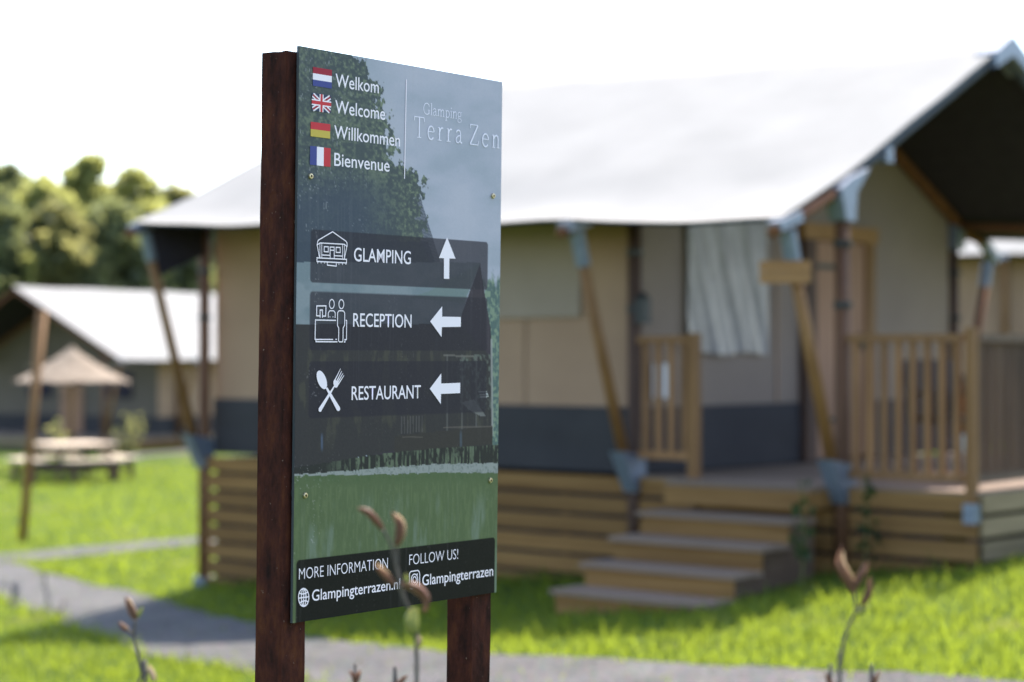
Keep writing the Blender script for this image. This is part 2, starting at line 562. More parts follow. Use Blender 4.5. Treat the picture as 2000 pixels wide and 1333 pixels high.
roofu = lambda t, s: zr(t, s) - 0.04
wall_strip('wall', M['tan'], (0.06, 0.10), (PT[2], 0.10), ZS - 0.02, roofu, bulge=0.012)
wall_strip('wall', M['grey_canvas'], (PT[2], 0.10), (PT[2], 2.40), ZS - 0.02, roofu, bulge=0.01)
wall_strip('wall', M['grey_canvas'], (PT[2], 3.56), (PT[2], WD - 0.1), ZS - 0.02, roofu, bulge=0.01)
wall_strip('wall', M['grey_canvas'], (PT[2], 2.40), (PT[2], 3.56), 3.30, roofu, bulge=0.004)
wall_strip('wall', M['tan'], (PT[2], WD - 0.1), (0.06, WD - 0.1), DK, roofu, bulge=0.01)
wall_strip('wall', M['tan'], (0.06, WD - 0.1), (0.06, 0.10), DK, roofu, bulge=0.01)
cst = lambda z: (lambda t, s: z)
wall_strip('skirt', M['skirt'], (0.05, 0.075), (PT[2] + 0.02, 0.075), DK + 0.01, cst(ZS), bulge=0.008)
wall_strip('skirt', M['skirt'], (PT[2] + 0.025, 0.075), (PT[2] + 0.025, 2.38), DK + 0.01, cst(ZS), bulge=0.006)
wall_strip('skirt', M['skirt'], (PT[2] + 0.025, 3.6), (PT[2] + 0.025, WD - 0.1), DK + 0.01, cst(ZS), bulge=0.006)
# window flap on the long wall, curtain window on the gable wall
wall_strip('window_flap', M['window_flap'], (2.75, 0.072), (4.62, 0.072), 2.52, cst(3.60), bulge=0.006)
P = np.zeros((60, 14, 3))
for i in range(60):
    for j in range(14):
        k = i / 59; q = j / 13
        s = 0.66 + 1.17 * k
        w = 0.007 * math.sin(k * 38 + 16 * q) + 0.006 * math.sin(k * 17 + 9 * q + 1) + 0.003 * math.sin(k * 71 + 25 * q)
        P[i, j] = (PT[2] + 0.05 + w, s, 2.22 + 1.38 * q + 0.012 * math.sin(k * 11) * (1 - q))
MB().grid(P).build('curtain', M['curtain'], tent, True)
MB().box(PT[2] + 0.03, PT[2] + 0.034, 0.20, 0.41, 1.86, 2.14).build('notice', M['white'], tent)

for t in (1.32, 2.66, 4.0):
    MB().box(t - 0.014, t + 0.014, 0.083, 0.086, ZS + 0.01, zr(t, 0.1) - 0.06).build('seam', M['tan'], tent)
MB().box(PT[2] + 0.012, PT[2] + 0.015, 2.02, 2.045, ZS + 0.01, 3.7).build('seam', M['tan'], tent)
# dark wind flap at the left end
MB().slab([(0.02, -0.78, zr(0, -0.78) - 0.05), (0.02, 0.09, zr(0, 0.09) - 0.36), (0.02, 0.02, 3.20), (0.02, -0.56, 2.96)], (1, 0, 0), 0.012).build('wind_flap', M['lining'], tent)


def bracket(pts, wdt, parent, extra=None):
    """folded galvanised sheet: slab of the polygon pts given in the (s,z) plane at t, thickness wdt along t"""
    m = MB()
    m.slab(pts, (1, 0, 0), wdt)
    if extra: extra(m)
    return m.build('bracket', M['metal'], parent)


def frame(t, side, dark, full=True):
    """upright post with its outward leaning brace; side 0 = front, 1 = rear"""
    f = (lambda s: s) if side == 0 else (lambda s: WD - s)
    zg = tg(t, f(0.0))
    zt = zr(min(t, TL_), 0.0) - 0.05
    r = 0.058
    p = MB().tube([(t, f(0), zg - 0.05), (t, f(0), DK), (t, f(0), zt)], [r * 1.05, r, r * 0.92], 12).build('post', dark, tent, True)
    for z in (2.55, 3.0):
        m = MB().tube([(t, f(0), z), (t, f(0), z + 0.05)], [r * 1.12] * 2, 12)
        m.box(t + 0.02, t + 0.10, f(0) - 0.05, f(0) - 0.02, z + 0.005, z + 0.045)
        m.build('strap', M['iron'], p, False)
    ze = zr(min(t, TL_), -OH) - 0.09
    b0 = (t, f(-0.09), DK + 0.02); b1 = (t, f(-OH + 0.10), ze - 0.02)
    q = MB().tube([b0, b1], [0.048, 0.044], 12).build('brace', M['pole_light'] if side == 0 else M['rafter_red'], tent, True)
    # lower and upper metal shoes
    bracket([(t - 0.065, f(0.06), DK - 0.12), (t - 0.065, f(-0.17), DK + 0.16), (t - 0.065, f(-0.24), DK + 0.22), (t - 0.065, f(0.06), DK + 0.17)] if False else
            [(t - 0.066, f(0.07), DK - 0.13), (t - 0.066, f(-0.06), DK - 0.13), (t - 0.066, f(-0.24), DK + 0.2), (t - 0.066, f(0.07), DK + 0.15)], 0.132, p)
    m = MB()
    m.tube([Vector(b1) + (Vector(b0) - Vector(b1)).normalized() * 0.26, Vector(b1) + Vector((0, 0, 0.02))], [0.058, 0.06], 10)
    m.bar((t, f(-OH - 0.06), zr(min(t, TL_), -OH) - 0.075), (t, f(-OH + 0.22), zr(min(t, TL_), f(-OH + 0.22)) - 0.075), 0.11, 0.075)
    m.build('bracket', M['metal'], q)
    # rafter stub from wall plate to eave
    tt = min(t, TL_)
    MB().tube([(t, f(-OH - 0.10), zr(tt, -OH) - 0.115)] + [(t, f(q_), zr(tt, f(q_)) - 0.085) for q_ in (-0.72, -0.55, -0.38, -0.2, 0.0)], 0.042, 10).build('rafter_stub', M['rafter_red'], tent, True)
    return p


for k, t in enumerate(PT):
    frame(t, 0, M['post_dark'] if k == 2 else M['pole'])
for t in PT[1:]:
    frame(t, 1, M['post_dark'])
# foot of the left corner post
MB().box(-0.08, 0.08, -0.08, 0.08, tg(0, 0) + 0.0, tg(0, 0) + 0.09).build('post_shoe', M['metal'], tent)

# rafters: gable wall and porch front
for (t, mat_, rr) in ((PT[2] + 0.07, M['rafter_red'], 0.05), (TL_ - 0.05, M['rafter_grey'], 0.045), (0.06, M['rafter_red'], 0.045)):
    for side in (0, 1):
        f = (lambda s: s) if side == 0 else (lambda s: WD - s)
        pts = [(t, f(s), zr(min(t, TL_), f(s)) - 0.035 - rr) for s in np.linspace(0, WD / 2 - 0.01, 6)]
        MB().tube(pts, rr, 10).build('rafter', mat_, tent, True)
# purlins under the porch roof
for s in (0.0, WD / 2, WD):
    pts = [(t, s, zr(t, s) - 0.10) for t in np.linspace(PT[2] + 0.06, TL_ - 0.03, 6)]
    MB().tube(pts, 0.04, 10).build('purlin', M['rafter_red'], tent, True)
# metal caps: peak and post heads of the porch front
zp = zr(TL_, WD / 2)
m = MB()
m.slab([(TL_ - 0.14, WD / 2, zp + 0.035), (TL_ - 0.14, WD / 2 - 0.30, zr(TL_, WD / 2 - 0.30) + 0.02), (TL_ - 0.14, WD / 2 - 0.30, zr(TL_, WD / 2 - 0.30) - 0.11), (TL_ - 0.14, WD / 2, zp - 0.13),
        (TL_ - 0.14, WD / 2 + 0.30, zr(TL_, WD / 2 + 0.30) - 0.11), (TL_ - 0.14, WD / 2 + 0.30, zr(TL_, WD / 2 + 0.30) + 0.02)], (1, 0, 0), 0.20)
m.build('peak_cap', M['metal'], tent)
z0 = zr(TL_, 0)
m = MB()
m.slab([(TL_ - 0.07, -0.14, z0 - 0.10), (TL_ - 0.07, -0.065, z0 - 0.33), (TL_ - 0.07, 0.065, z0 - 0.33), (TL_ - 0.07, 0.08, z0 - 0.12), (TL_ - 0.07, 0.26, z0 + 0.07), (TL_ - 0.07, 0.02, z0 - 0.01)], (1, 0, 0), 0.15)
m.build('post_cap', M['metal'], tent)
MB().box(PT[2] - 0.07, PT[2] + 0.09, WD - 0.08, WD + 0.08, zr(PT[2], WD) - 0.34, zr(PT[2], WD) - 0.08).build('post_cap', M['metal'], tent)
MB().box(TL_ - 0.10, TL_ + 0.0, 0.64, 0.74, zr(TL_, 0.7) - 0.20, zr(TL_, 0.7) - 0.08).build('rafter_clip', M['metal'], tent)

# plank door with frame in the gable wall
DT = PT[2] + 0.03
door = MB().box(DT - 0.02, DT, 2.58, 3.42, DK + 0.03, 3.235).build('door', M['door'], tent)
for k in range(6):
    s0 = 2.58 + k * 0.14
    MB().box(DT + 0.002, DT + 0.024, s0 + 0.004, s0 + 0.136, DK + 0.04, 3.23).build('plank', M['door'], door)
for z in (1.6, 2.98):
    MB().box(DT + 0.026, DT + 0.034, 2.60, 2.98, z, z + 0.05).build('hinge', M['iron'], door)
MB().box(DT + 0.026, DT + 0.07, 3.30, 3.34, 2.25, 2.41).build('handle', M['iron'], door)
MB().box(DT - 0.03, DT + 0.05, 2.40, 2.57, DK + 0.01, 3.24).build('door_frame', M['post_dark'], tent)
MB().box(DT - 0.03, DT + 0.05, 3.43, 3.58, DK + 0.01, 3.24).build('door_frame', M['pole_light'], tent)
MB().box(DT - 0.032, DT + 0.056, 2.36, 3.62, 3.243, 3.385).build('lintel', M['board_warm'], tent)

# deck: planks, cladding boards
DTE = 8.25
deck = MB().box(0.05, DTE - 0.06, 0.06, WD, DK - 0.16, DK - 0.034).build('deck', M['tread'], tent)
for k in range(36):
    s0 = -0.02 + k * 0.145
    MB().box(PT[2] + 0.05, DTE, s0, s0 + 0.138, DK - 0.032, DK).build('plank', M['tread'], deck)
land = MB().box(5.82, 7.10, -0.33, -0.03, DK - 0.16, DK - 0.034).build('landing', M['board'], tent)
for k in range(2):
    s0 = -0.345 + k * 0.16
    MB().box(5.80, 7.10, s0, s0 + 0.152, DK - 0.032, DK - 0.001).build('plank', M['tread'], land)
MB().box(5.80, 7.10, -0.36, -0.332, DK - 0.17, DK - 0.034).build('fascia', M['board'], land)

clad = empty('cladding', (0, 0, 0)); clad.parent = tent
bn = 0
for k in range(9):
    z1 = DK - 0.02 - k * 0.166; z0 = z1 - 0.132
    for (ta, tb) in ((0.06, 2.62), (2.68, PT[2] - 0.06), (PT[2] + 0.07, TL_ - 0.07), (TL_ + 0.07, DTE)):
        zgm = min(tg(ta, 0), tg(tb, 0))
        if z1 < zgm - 0.02: continue
        d = random.uniform(-0.006, 0.006)
        MB().box(ta, tb, -0.022 + d, 0.004 + d, z0, z1).build('board', M['board'], clad)
    for (s_a, s_b) in ((0.03, 2.6), (2.62, 5.2)):
        d = random.uniform(-0.005, 0.005)
        MB().box(DTE + 0.002 + d, DTE + 0.028 + d, s_a, s_b, z0, z1).build('board', M['board_y'], clad)
for t in (0.5, 1.6, 3.6, 4.5, 6.2, 7.6, DTE - 0.06):
    MB().box(t - 0.04, t + 0.04, 0.03, 0.10, tg(t, 0) - 0.05, DK - 0.17).build('batten', M['post_dark'], clad)
# added dark sheet standing in for the shade behind the board gaps
MB().box(0.13, DTE - 0.3, 0.044, 0.052, -0.2, DK - 0.036).build('gap_shade_sheet', M['lining'], clad)

# stairs
stair = empty('stair', (0, 0, 0)); stair.parent = tent
SA, SB = 5.82, 7.12
for k in range(4):
    fr = -(0.68 + 0.34 * k); zt = 1.035 - 0.165 * k
    for q in range(2):
        y0 = fr - 0.02 + q * 0.18
        MB().box(SA - 0.03, SB + 0.03, y0, y0 + 0.172, zt - 0.035, zt).build('tread', M['tread'], stair)
    MB().box(SA, SB, fr + 0.012, fr + 0.036, min(zt - 0.17, 1.0), zt - 0.037).build('riser', M['board'], stair)
    for side in (0, 1):
        x0 = SA + 0.02 if side == 0 else SB - 0.05
        MB().box(x0, x0 + 0.03, fr + 0.04, -0.30, zt - 0.20, zt - 0.04).build('side_board', M['rail_dark'], stair)
MB().box(SB - 0.02, SB - 0.01, -1.66, -0.3, 0.2, 0.5).build('side_board', M['rail_dark'], stair)

# railings


def railing(p0, p1, n, mat_, zt=2.36, zb=DK + 0.17, low=True):
    r = empty('railing', (0, 0, 0)); r.parent = tent
    (ta, sa_), (tb, sb_) = p0, p1
    MB().bar((ta, sa_, zt - 0.03), (tb, sb_, zt - 0.03), 0.085, 0.055).build('rail', mat_, r)
    if low:
        MB().bar((ta, sa_, zb), (tb, sb_, zb), 0.05, 0.06).build('rail', mat_, r)
    for k in range(n):
        q = (k + 0.5) / n
        t = ta + (tb - ta) * q; s = sa_ + (sb_ - sa_) * q
        MB().box(t - 0.022, t + 0.022, s - 0.022, s + 0.022, zb + 0.032 if low else DK + 0.03, zt - 0.059).build('baluster', mat_, r)
    return r


railing((PT[2] + 0.06, -0.01), (5.80, -0.01), 4, M['rail'])
MB().box(5.80, 5.878, -0.06, 0.018, 0.98, 2.38).build('railing_post', M['pole_light'], tent)
railing((TL_ + 0.06, 0.0), (DTE - 0.10, 0.0), 8, M['rail'], zb=DK + 0.09)
MB().box(DTE - 0.078, DTE - 0.008, -0.04, 0.03, 1.0, 2.40).build('railing_post', M['pole_light'], tent)
railing((DTE - 0.05, 0.06), (DTE - 0.05, 3.2), 24, M['rail_dark'], zb=DK + 0.09)
MB().box(DTE - 0.088, DTE + 0.004, -0.052, 0.036, 1.03, 1.17).build('bracket', M['metal'], tent)

# lamp on the second post
lampx, lampy = t2w(PT[2] + 0.10, -0.02)
lp = empty('wall_lantern', (lampx, lampy, 2.46), TA, 'small black lantern fixed to the dark post left of the stairs', 'lantern')
MB().box(-0.045, 0.045, -0.045, 0.045, 0.02, 0.20).build('housing', M['iron'], lp)
MB().tube([(0, 0, 0.20), (0, 0, 0.25)], [0.06, 0.012], 10).build('cap', M['iron'], lp)
MB().box(-0.05, 0.05, -0.05, 0.05, 0.0, 0.02).build('base', M['iron'], lp)

# small plank name board on the brace of the porch post
nx, ny = t2w(7.14, -0.73)
nb = empty('name_board', (nx, ny, 2.715), R(-12), 'small blank two-plank wooden board hanging from the leaning porch pole', 'wooden board')
for k in range(2):
    MB().box(-0.18, 0.18, -0.013, 0.013, 0.0 + k * 0.082, 0.078 + k * 0.082).build('plank', M['board_warm'], nb)
for x in (-0.11, 0.11):
    MB().box(x - 0.015, x + 0.015, 0.014, 0.03, 0.01, 0.15).build('batten', M['pole'], nb)
MB().tube([(0.05, 0.03, 0.10), (0.05, 0.06, 0.10)], 0.012, 8).build('hanger', M['iron'], nb)

# ------------------------------------------------------------------ chairs and table on the porch


def chair(t, s, rz, label):
    x, y = t2w(t, s)
    c = empty('porch_chair', (x, y, DK), TA + rz, label, 'chair', 'dark chairs on the porch')
    MB().box(-0.25, 0.25, -0.25, 0.25, 0.40, 0.45).build('seat', M['wicker'], c)
    m = MB()
    m.slab([(-0.24, 0.22, 0.46), (0.24, 0.22, 0.46), (0.24, 0.32, 0.92), (-0.24, 0.32, 0.92)], (0, 1, -0.2), 0.035)
    m.build('backrest', M['wicker'], c)
    for sx in (-1, 1):
        for sy in (-1, 1):
            MB().tube([(sx * 0.22, sy * 0.22, 0), (sx * 0.22, sy * 0.22, 0.40)], 0.02, 8).build('leg', M['wicker'], c)
        MB().box(sx * 0.25 - 0.025, sx * 0.25 + 0.025, -0.22, 0.24, 0.62, 0.66).build('armrest', M['wicker'], c)
        MB().tube([(sx * 0.25, -0.2, 0.45), (sx * 0.25, -0.2, 0.62)], 0.018, 8).build('armrest_support', M['wicker'], c)


chair(6.85, 2.15, R(60), 'dark wicker porch chair nearest the corner railing post')
chair(7.0, 3.6, R(120), 'dark wicker porch chair farther from the corner railing post')
tx, ty = t2w(7.45, 2.6)
tb = empty('porch_table', (tx, ty, DK), TA, 'small dark table between the porch chairs behind the railing', 'table')
MB().box(-0.35, 0.35, -0.35, 0.35, 0.68, 0.72).build('tabletop', M['wicker'], tb)
for sx in (-1, 1):
    for sy in (-1, 1):
        MB().tube([(sx * 0.3, sy * 0.3, 0), (sx * 0.3, sy * 0.3, 0.68)], 0.022, 8).build('leg', M['wicker'], tb)


# ------------------------------------------------------------------ neighbouring tents


def far_tent(name, label, org, ang, L, W, zdeck, zeave, zridge, porch, ground):
    """local: x along ridge (gable at x=0), y across, ridge at y=0"""
    T = empty(name, (org[0], org[1], 0), ang, label, 'tent', 'safari tents farther off')
    hw = W
    zf = lambda y: zeave + (zridge - zeave) * (1 - abs(y) / hw)
    P = np.zeros((24, 25, 3)); Q = P.copy()
    for i, x in enumerate(np.linspace(0, L, 24)):
        for j, y in enumerate(np.linspace(-hw, hw, 25)):
            P[i, j] = (x, y, zf(y) - 0.04 * math.sin(math.pi * ((x / L * 3) % 1)) * 0.7 + 0.02)
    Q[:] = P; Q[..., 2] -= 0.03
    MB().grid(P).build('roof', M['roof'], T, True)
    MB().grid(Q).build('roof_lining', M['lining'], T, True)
    bw = hw - 0.8
    zw = zf(bw) - 0.1
    for sgn in (-1, 1):
        MB().box(porch, L - 0.2, sgn * bw - 0.01, sgn * bw + 0.01, zdeck + 0.5, zw).build('wall', M['tan'], T)
        MB().box(porch, L - 0.2, sgn * bw - 0.025, sgn * bw + 0.025, zdeck, zdeck + 0.498).build('skirt', M['skirt'], T)
    m = MB().slab([(porch, -bw, zdeck + 0.5), (porch, bw, zdeck + 0.5), (porch, bw, zw), (porch, 0, zridge - 0.12), (porch, -bw, zw)], (1, 0, 0), 0.02)
    m.build('wall', M['far_canvas'], T)
    MB().box(porch - 0.01, porch + 0.015, -bw, bw, zdeck, zdeck + 0.498).build('skirt', M['skirt'], T)
    d = MB().box(porch - 0.06, porch - 0.02, -0.45, 0.45, zdeck, zdeck + 2.0).build('door', M['door'], T)
    MB().box(porch - 0.08, porch - 0.062, 0.3, 0.34, zdeck + 0.95, zdeck + 1.1).build('handle', M['iron'], d)
    for y in (-1.9, 1.35):
        w = MB().box(porch - 0.05, porch - 0.012, y - 0.5, y + 0.5, zdeck + 1.0, zdeck + 1.8).build('window', M['lining'], T)
        MB().box(porch - 0.06, porch - 0.052, y - 0.55, y + 0.55, zdeck + 1.81, zdeck + 1.9).build('rolled_flap', M['window_flap'], w)
    MB().box(0, L, -bw - 0.1, bw + 0.1, zdeck - 0.12, zdeck - 0.002).build('deck', M['tread'], T)
    for k in range(max(1, int((zdeck - ground) / 0.17))):
        z1 = zdeck - 0.13 - k * 0.17
        MB().box(-0.03, -0.003, -bw - 0.1, bw + 0.1, z1 - 0.135, z1).build('board', M['board_y'], T)
        MB().box(0, L, -bw - 0.13, -bw - 0.104, z1 - 0.135, z1).build('board', M['board'], T)
    for x in np.linspace(0.1, L - 0.1, 4):
        for sgn in (-1, 1):
            p = MB().tube([(x, sgn * bw + sgn * 0.08, ground - 0.1), (x, sgn * bw + sgn * 0.08, zw)], 0.06, 10).build('post', M['pole'], T, True)
            q = MB().tube([(x, sgn * (bw + 0.12), zdeck), (x, sgn * (hw - 0.1), zf(hw - 0.1) - 0.1)], 0.05, 10).build('brace', M['pole_light'], T, True)
            MB().box(x - 0.07, x + 0.07, sgn * (hw - 0.1) - 0.1, sgn * (hw - 0.1) + 0.1, zf(hw - 0.1) - 0.12, zf(hw - 0.1) - 0.03).build('bracket', M['metal'], q)
    for x in (0.08, porch - 0.06):
        for sgn in (-1, 1):
            MB().tube([(x, 0, zridge - 0.1), (x, sgn * hw, zeave - 0.1)], 0.055, 10).build('rafter', M['rafter_red'], T, True)
    return T


# left neighbour: gable to the camera's left, long roof slope to the right
a55 = R(55)
far_tent('safari_tent', 'smaller safari tent with glaring white roof behind the thatched parasol', (pix(25, 560, 55).x, 55.0), a55, 8.6, 4.2, 0.02, 2.1, 4.12, 2.2, -0.35)
# right neighbour: long side seen under the porch roof
pr = pix(1990, 505, 36)
far_tent('safari_tent', 'distant safari tent glimpsed through the porch at the right edge', (pix(1790, 505, 36).x - 1.0, 36.0 + 2.8), R(-14), 9.5, 3.3, 1.35, 3.98, 5.6, 1.8, 0.5)

# ------------------------------------------------------------------ picnic table, parasol, pole
PY = 41.0
px_, py_ = pix(143, 930, PY).x, PY
zg = g(px_, py_)
pt = empty('picnic_table', (px_, py_, zg), R(38), 'square wooden picnic table with four benches in front of thatched parasol', 'picnic table')
for k in range(8):
    x0 = -0.68 + k * 0.17
    MB().box(x0 + 0.004, x0 + 0.166, -0.68, 0.68, 0.72, 0.765).build('plank', M['picnic'], pt)
for sx in (-1, 1):  # frame and legs: shade under the planks put into the dark wood colour
    MB().bar((sx * 0.5, -0.95, 0.36), (sx * 0.5, 0.95, 0.36), 0.05, 0.1).build('bearer', M['rail_dark'], pt)
    MB().bar((-0.95, sx * 0.5, 0.26), (0.95, sx * 0.5, 0.26), 0.05, 0.1).build('bearer', M['rail_dark'], pt)
    MB().box(sx * 0.6 - 0.05, sx * 0.6 + 0.05, -0.6, 0.6, 0.62, 0.718).build('apron', M['rail_dark'], pt)
    for sy in (-1, 1):
        MB().bar((sx * 0.62, sy * 0.62, 0.0), (sx * 0.5, sy * 0.5, 0.70), 0.08, 0.08).build('leg', M['rail_dark'], pt)
for k in range(4):
    A = Matrix.Rotation(k * math.pi / 2, 4, 'Z')
    for q in range(2):
        MB().box(-0.62, 0.62, -1.22 + q * 0.21, -1.02 + q * 0.21, 0.42, 0.465, A).build('bench_plank', M['picnic'], pt)
    MB().box(-0.5, -0.42, -1.12, -1.02, 0, 0.418, A).build('bench_leg', M['rail_dark'], pt)
    MB().box(0.42, 0.5, -1.12, -1.02, 0, 0.418, A).build('bench_leg', M['rail_dark'], pt)

PQ = 44.5
qx_ = pix(140, 0, PQ).x
zg = g(qx_, PQ)
zq = pix(140, 744, PQ).z
za = pix(140, 676, PQ).z
ps = empty('thatched_parasol', (qx_, PQ, zg), 0, 'round thatched parasol on a wooden pole just behind the picnic table', 'parasol')
MB().tube([(0, 0, 0), (0, 0, za - zg - 0.1)], 0.045, 12).build('pole', M['pole_light'], ps, True)
# thatch: stepped shaggy layers
for L_ in range(3):
    n = 64
    r0 = 0.02 + 0.37 * L_; r1 = 0.48 + 0.39 * L_
    H_ = za - zq
    m = MB()
    Pp = np.zeros((n + 1, 6, 3))
    for i in range(n + 1):
        a_ = 2 * math.pi * (i % n) / n
        rnd = random.Random(L_ * 1000 + i % n)
        for j in range(6):
            k = j / 5
            r = r0 + (r1 - r0) * k + (rnd.uniform(-0.04, 0.05) if j == 5 else 0)
            z = za - zg - H_ * (max(r, 0) / 1.26) ** 0.72 + 0.02 * (2 - L_) + rnd.uniform(-0.012, 0.005)
            Pp[i, j] = (math.cos(a_) * r, math.sin(a_) * r, z)
    m.grid(Pp)
    m.grid(Pp[::-1] - np.array([0, 0, 0.05]))
    m.build('thatch_layer', M['thatch'], ps, True)
for k in range(8):
    a_ = k * math.pi / 4 + 0.2
    MB().tube([(0.05 * math.cos(a_), 0.05 * math.sin(a_), za - zg - 0.22), (1.05 * math.cos(a_), 1.05 * math.sin(a_), zq - zg - 0.05)], 0.015, 6).build('rib', M['pole_light'], ps, True)

bx, by = ground_hit(43, 1058)
bz = g(bx, by)
tp = pix(82, 608, by)
MB_ = MB().tube([(0, 0, -0.1), ((tp.x - bx) * .5, 0, (tp.z - bz) * .5), (tp.x - bx, 0, tp.z - bz)], [0.062, 0.055, 0.072], 12)
po = MB_.build('wooden_pole', M['pole_light'], None, True)
po.location = (bx, by, bz)
tag(po, 'tall leaning round wooden pole standing alone on the left lawn', 'pole')

# ------------------------------------------------------------------ trees and shrubs


def leaf_cloud(name, centers, radii, n, size, mat, parent, squash=0.8, seed=0):
    rg = np.random.default_rng(seed)
    centers = np.array(centers); radii = np.array(radii)
    w = radii ** 2; w = w / w.sum()
    idx = rg.choice(len(centers), n, p=w)
    d = rg.normal(0, 1, (n, 3)); d /= np.linalg.norm(d, axis=1, keepdims=True)
    r = rg.uniform(0.3, 1.0, n) ** 0.6 * (1 + 0.7 * rg.random(n) ** 3)
    P = centers[idx] + d * (radii[idx] * r)[:, None] * np.array([1, 1, squash])
    u = rg.normal(0, 1, (n, 3)); u /= np.linalg.norm(u, axis=1, keepdims=True)
    v = np.cross(u, rg.normal(0, 1, (n, 3))); v /= np.linalg.norm(v, axis=1, keepdims=True)
    s = size * rg.uniform(0.55, 1.3, n)[:, None]
    Q = np.stack([P - u * s * .5, P + v * s * .32, P + u * s * .5, P - v * s * .32], 1).reshape(-1, 3)
    Fc = np.arange(4 * n).reshape(n, 4)
    return link(name, np_mesh(name, Q, Fc), mat, parent)


def tree(name, label, x, top, depth, wpx, mat, seed, base=None, n=3600, size=0.46, group='trees behind the far tent'):
    rg = random.Random(seed)
    X = pix(x, 0, depth).x
    zb = g(X, depth) if base is None else base
    zt = pix(x, top, depth).z
    Hh = zt - zb; Wd = wpx / F * depth * 0.5
    T = empty(name, (X, depth, zb), rg.uniform(0, 6), label, 'tree', group)
    m = MB()
    tr = 0.02 * Hh + 0.05
    m.tube([(0, 0, -0.2), (0.1, 0, Hh * .3), (-0.05, 0.1, Hh * .6), (0.05, 0, Hh * .9)], [tr * 1.2, tr, tr * .6, tr * .15], 9)
    cs, rs = [], []
    for k in range(85):
        q = rg.random() ** 0.8
        z = Hh * (0.16 + 0.80 * q)
        prof = math.sin(math.pi * min(1, (0.18 + 0.80 * q))) ** 0.6
        rr = Wd * prof * rg.uniform(0.15, 0.85)
        a_ = rg.uniform(0, 6.283)
        c = (rr * math.cos(a_), rr * math.sin(a_), z)
        rad = Wd * rg.uniform(0.19, 0.38) * (0.65 + 0.35 * prof)
        if c[2] + rad * 0.8 > Hh: c = (c[0], c[1], Hh - rad * 0.8)
        cs.append(c); rs.append(rad)
        if k % 5 == 0:
            m.tube([(0, 0, z * 0.62), (c[0] * .5, c[1] * .5, z * 0.86), c], [tr * .45, tr * .3, tr * .08], 6)
    m.build('trunk', M['bark'], T, True)
    leaf_cloud('crown', cs, rs, int(n * 2.9), size, mat, T, 0.9, seed)
    return T


tree('broadleaf_tree', 'dark green tree rising at the left edge of the photo', 18, 312, 78, 230, M['leaf_dark'], 1, n=5200)
tree('broadleaf_tree', 'yellowish tree with the highest top, left of centre of the row', 165, 298, 74, 170, M['leaf_yellow'], 2, n=4600)
tree('broadleaf_tree', 'rounded yellow-green tree between the dark tree and highest tree', 92, 345, 72, 190, M['leaf_yellow'], 3, n=4200)
tree('broadleaf_tree', 'yellow-green tree at right end of the row above the roof tip', 262, 330, 76, 230, M['leaf_yellow'], 4, n=5200)
tree('broadleaf_tree', 'small green tree just left of the big tent roof slope', 338, 362, 80, 150, M['leaf_mid'], 5, n=3600)
tree('broadleaf_tree', 'dark mid-height tree behind the tip of the big roof', 225, 400, 69, 240, M['leaf_dark'], 6, n=5200)
tree('broadleaf_tree', 'green bushy tree low behind the white far roof', 118, 395, 68, 200, M['leaf_mid'], 7, n=4600)
tree('broadleaf_tree', 'dark bushy tree above the far tent gable', 12, 400, 67, 190, M['leaf_dark'], 8, n=4600)
tree('broadleaf_tree', 'dark tree seen under the eave of the big tent', 335, 440, 70, 200, M['leaf_dark'], 9, n=5600)
tree('broadleaf_tree', 'dark tree seen between corner post and tan wall', 430, 425, 72, 170, M['leaf_dark'], 10, n=4600)
tree('young_tree', 'bright green sapling in front of the dark trees', 58, 478, 66, 60, M['leaf_yellow'], 12, n=900, size=0.3)
sx_, sy_ = pix(248, 880, 47).x, 47.0
sh = empty('leafy_shrub', (sx_, sy_, g(sx_, sy_)), 0, 'young light green shrub right of the picnic table', 'shrub')
rg = random.Random(3)
m = MB(); cs = []
for k in range(9):
    a_ = rg.uniform(0, 6.28); r_ = rg.uniform(0.1, 0.42); h_ = rg.uniform(0.7, 1.25)
    m.tube([(0, 0, 0), (r_ * .6 * math.cos(a_), r_ * .6 * math.sin(a_), h_ * .6), (r_ * math.cos(a_), r_ * math.sin(a_), h_)], [0.02, 0.014, 0.005], 6)
    for q in (0.45, 0.75, 1.0):
        cs.append((r_ * q * math.cos(a_), r_ * q * math.sin(a_), h_ * q))
m.build('stem', M['bark'], sh)
leaf_cloud('foliage', cs, [0.10] * len(cs), 230, 0.10, M['leaf_mid'], sh, 1.0, 5)
s2x, s2y = pix(112, 858, 46).x, 46.0
sh2 = empty('leafy_shrub', (s2x, s2y, g(s2x, s2y)), 0, 'small yellowish bush behind the picnic table top', 'shrub')
MB().tube([(0, 0, 0), (0.02, 0, 0.9)], [0.02, 0.006], 6).build('stem', M['bark'], sh2)
leaf_cloud('foliage', [(0, 0, .45), (0.1, 0, .7), (-.12, .05, .85), (0.05, 0, 1.0)], [.12, .13, .11, .09], 90, 0.10, M['leaf_mid'], sh2, 1.0, 6)

# weeds in front of the stairs
for k, (x, y, h, lab) in enumerate(((1546, 1010, 74, 'green leafy weed standing before the right end of the steps'), (1730, 1010, 70, 'dark green weed growing against the deck right of the porch post'))):
    hx, hy = t2w(*((7.35, -0.85) if k == 0 else (7.45, -0.18)))
    zg_ = g(hx, hy)
    w = empty('tall_weed', (hx, hy, zg_), 0, lab, 'weed', 'weeds beside the stairs')
    hh = (pix(x, 935, hy).z - zg_)
    MB().tube([(0, 0, 0), (0.02, 0, hh * .5), (-0.01, 0.01, hh)], [0.010, 0.008, 0.003], 6).build('stem', M['leaf_mid'], w)
    leaf_cloud('foliage', [(0.02, 0, hh * q) for q in (0.3, 0.5, 0.7, 0.85, 0.97)], [0.07, 0.07, 0.06, 0.06, 0.04], 34, 0.085, M['weed_leaf'], w, 1.0, 20 + k)

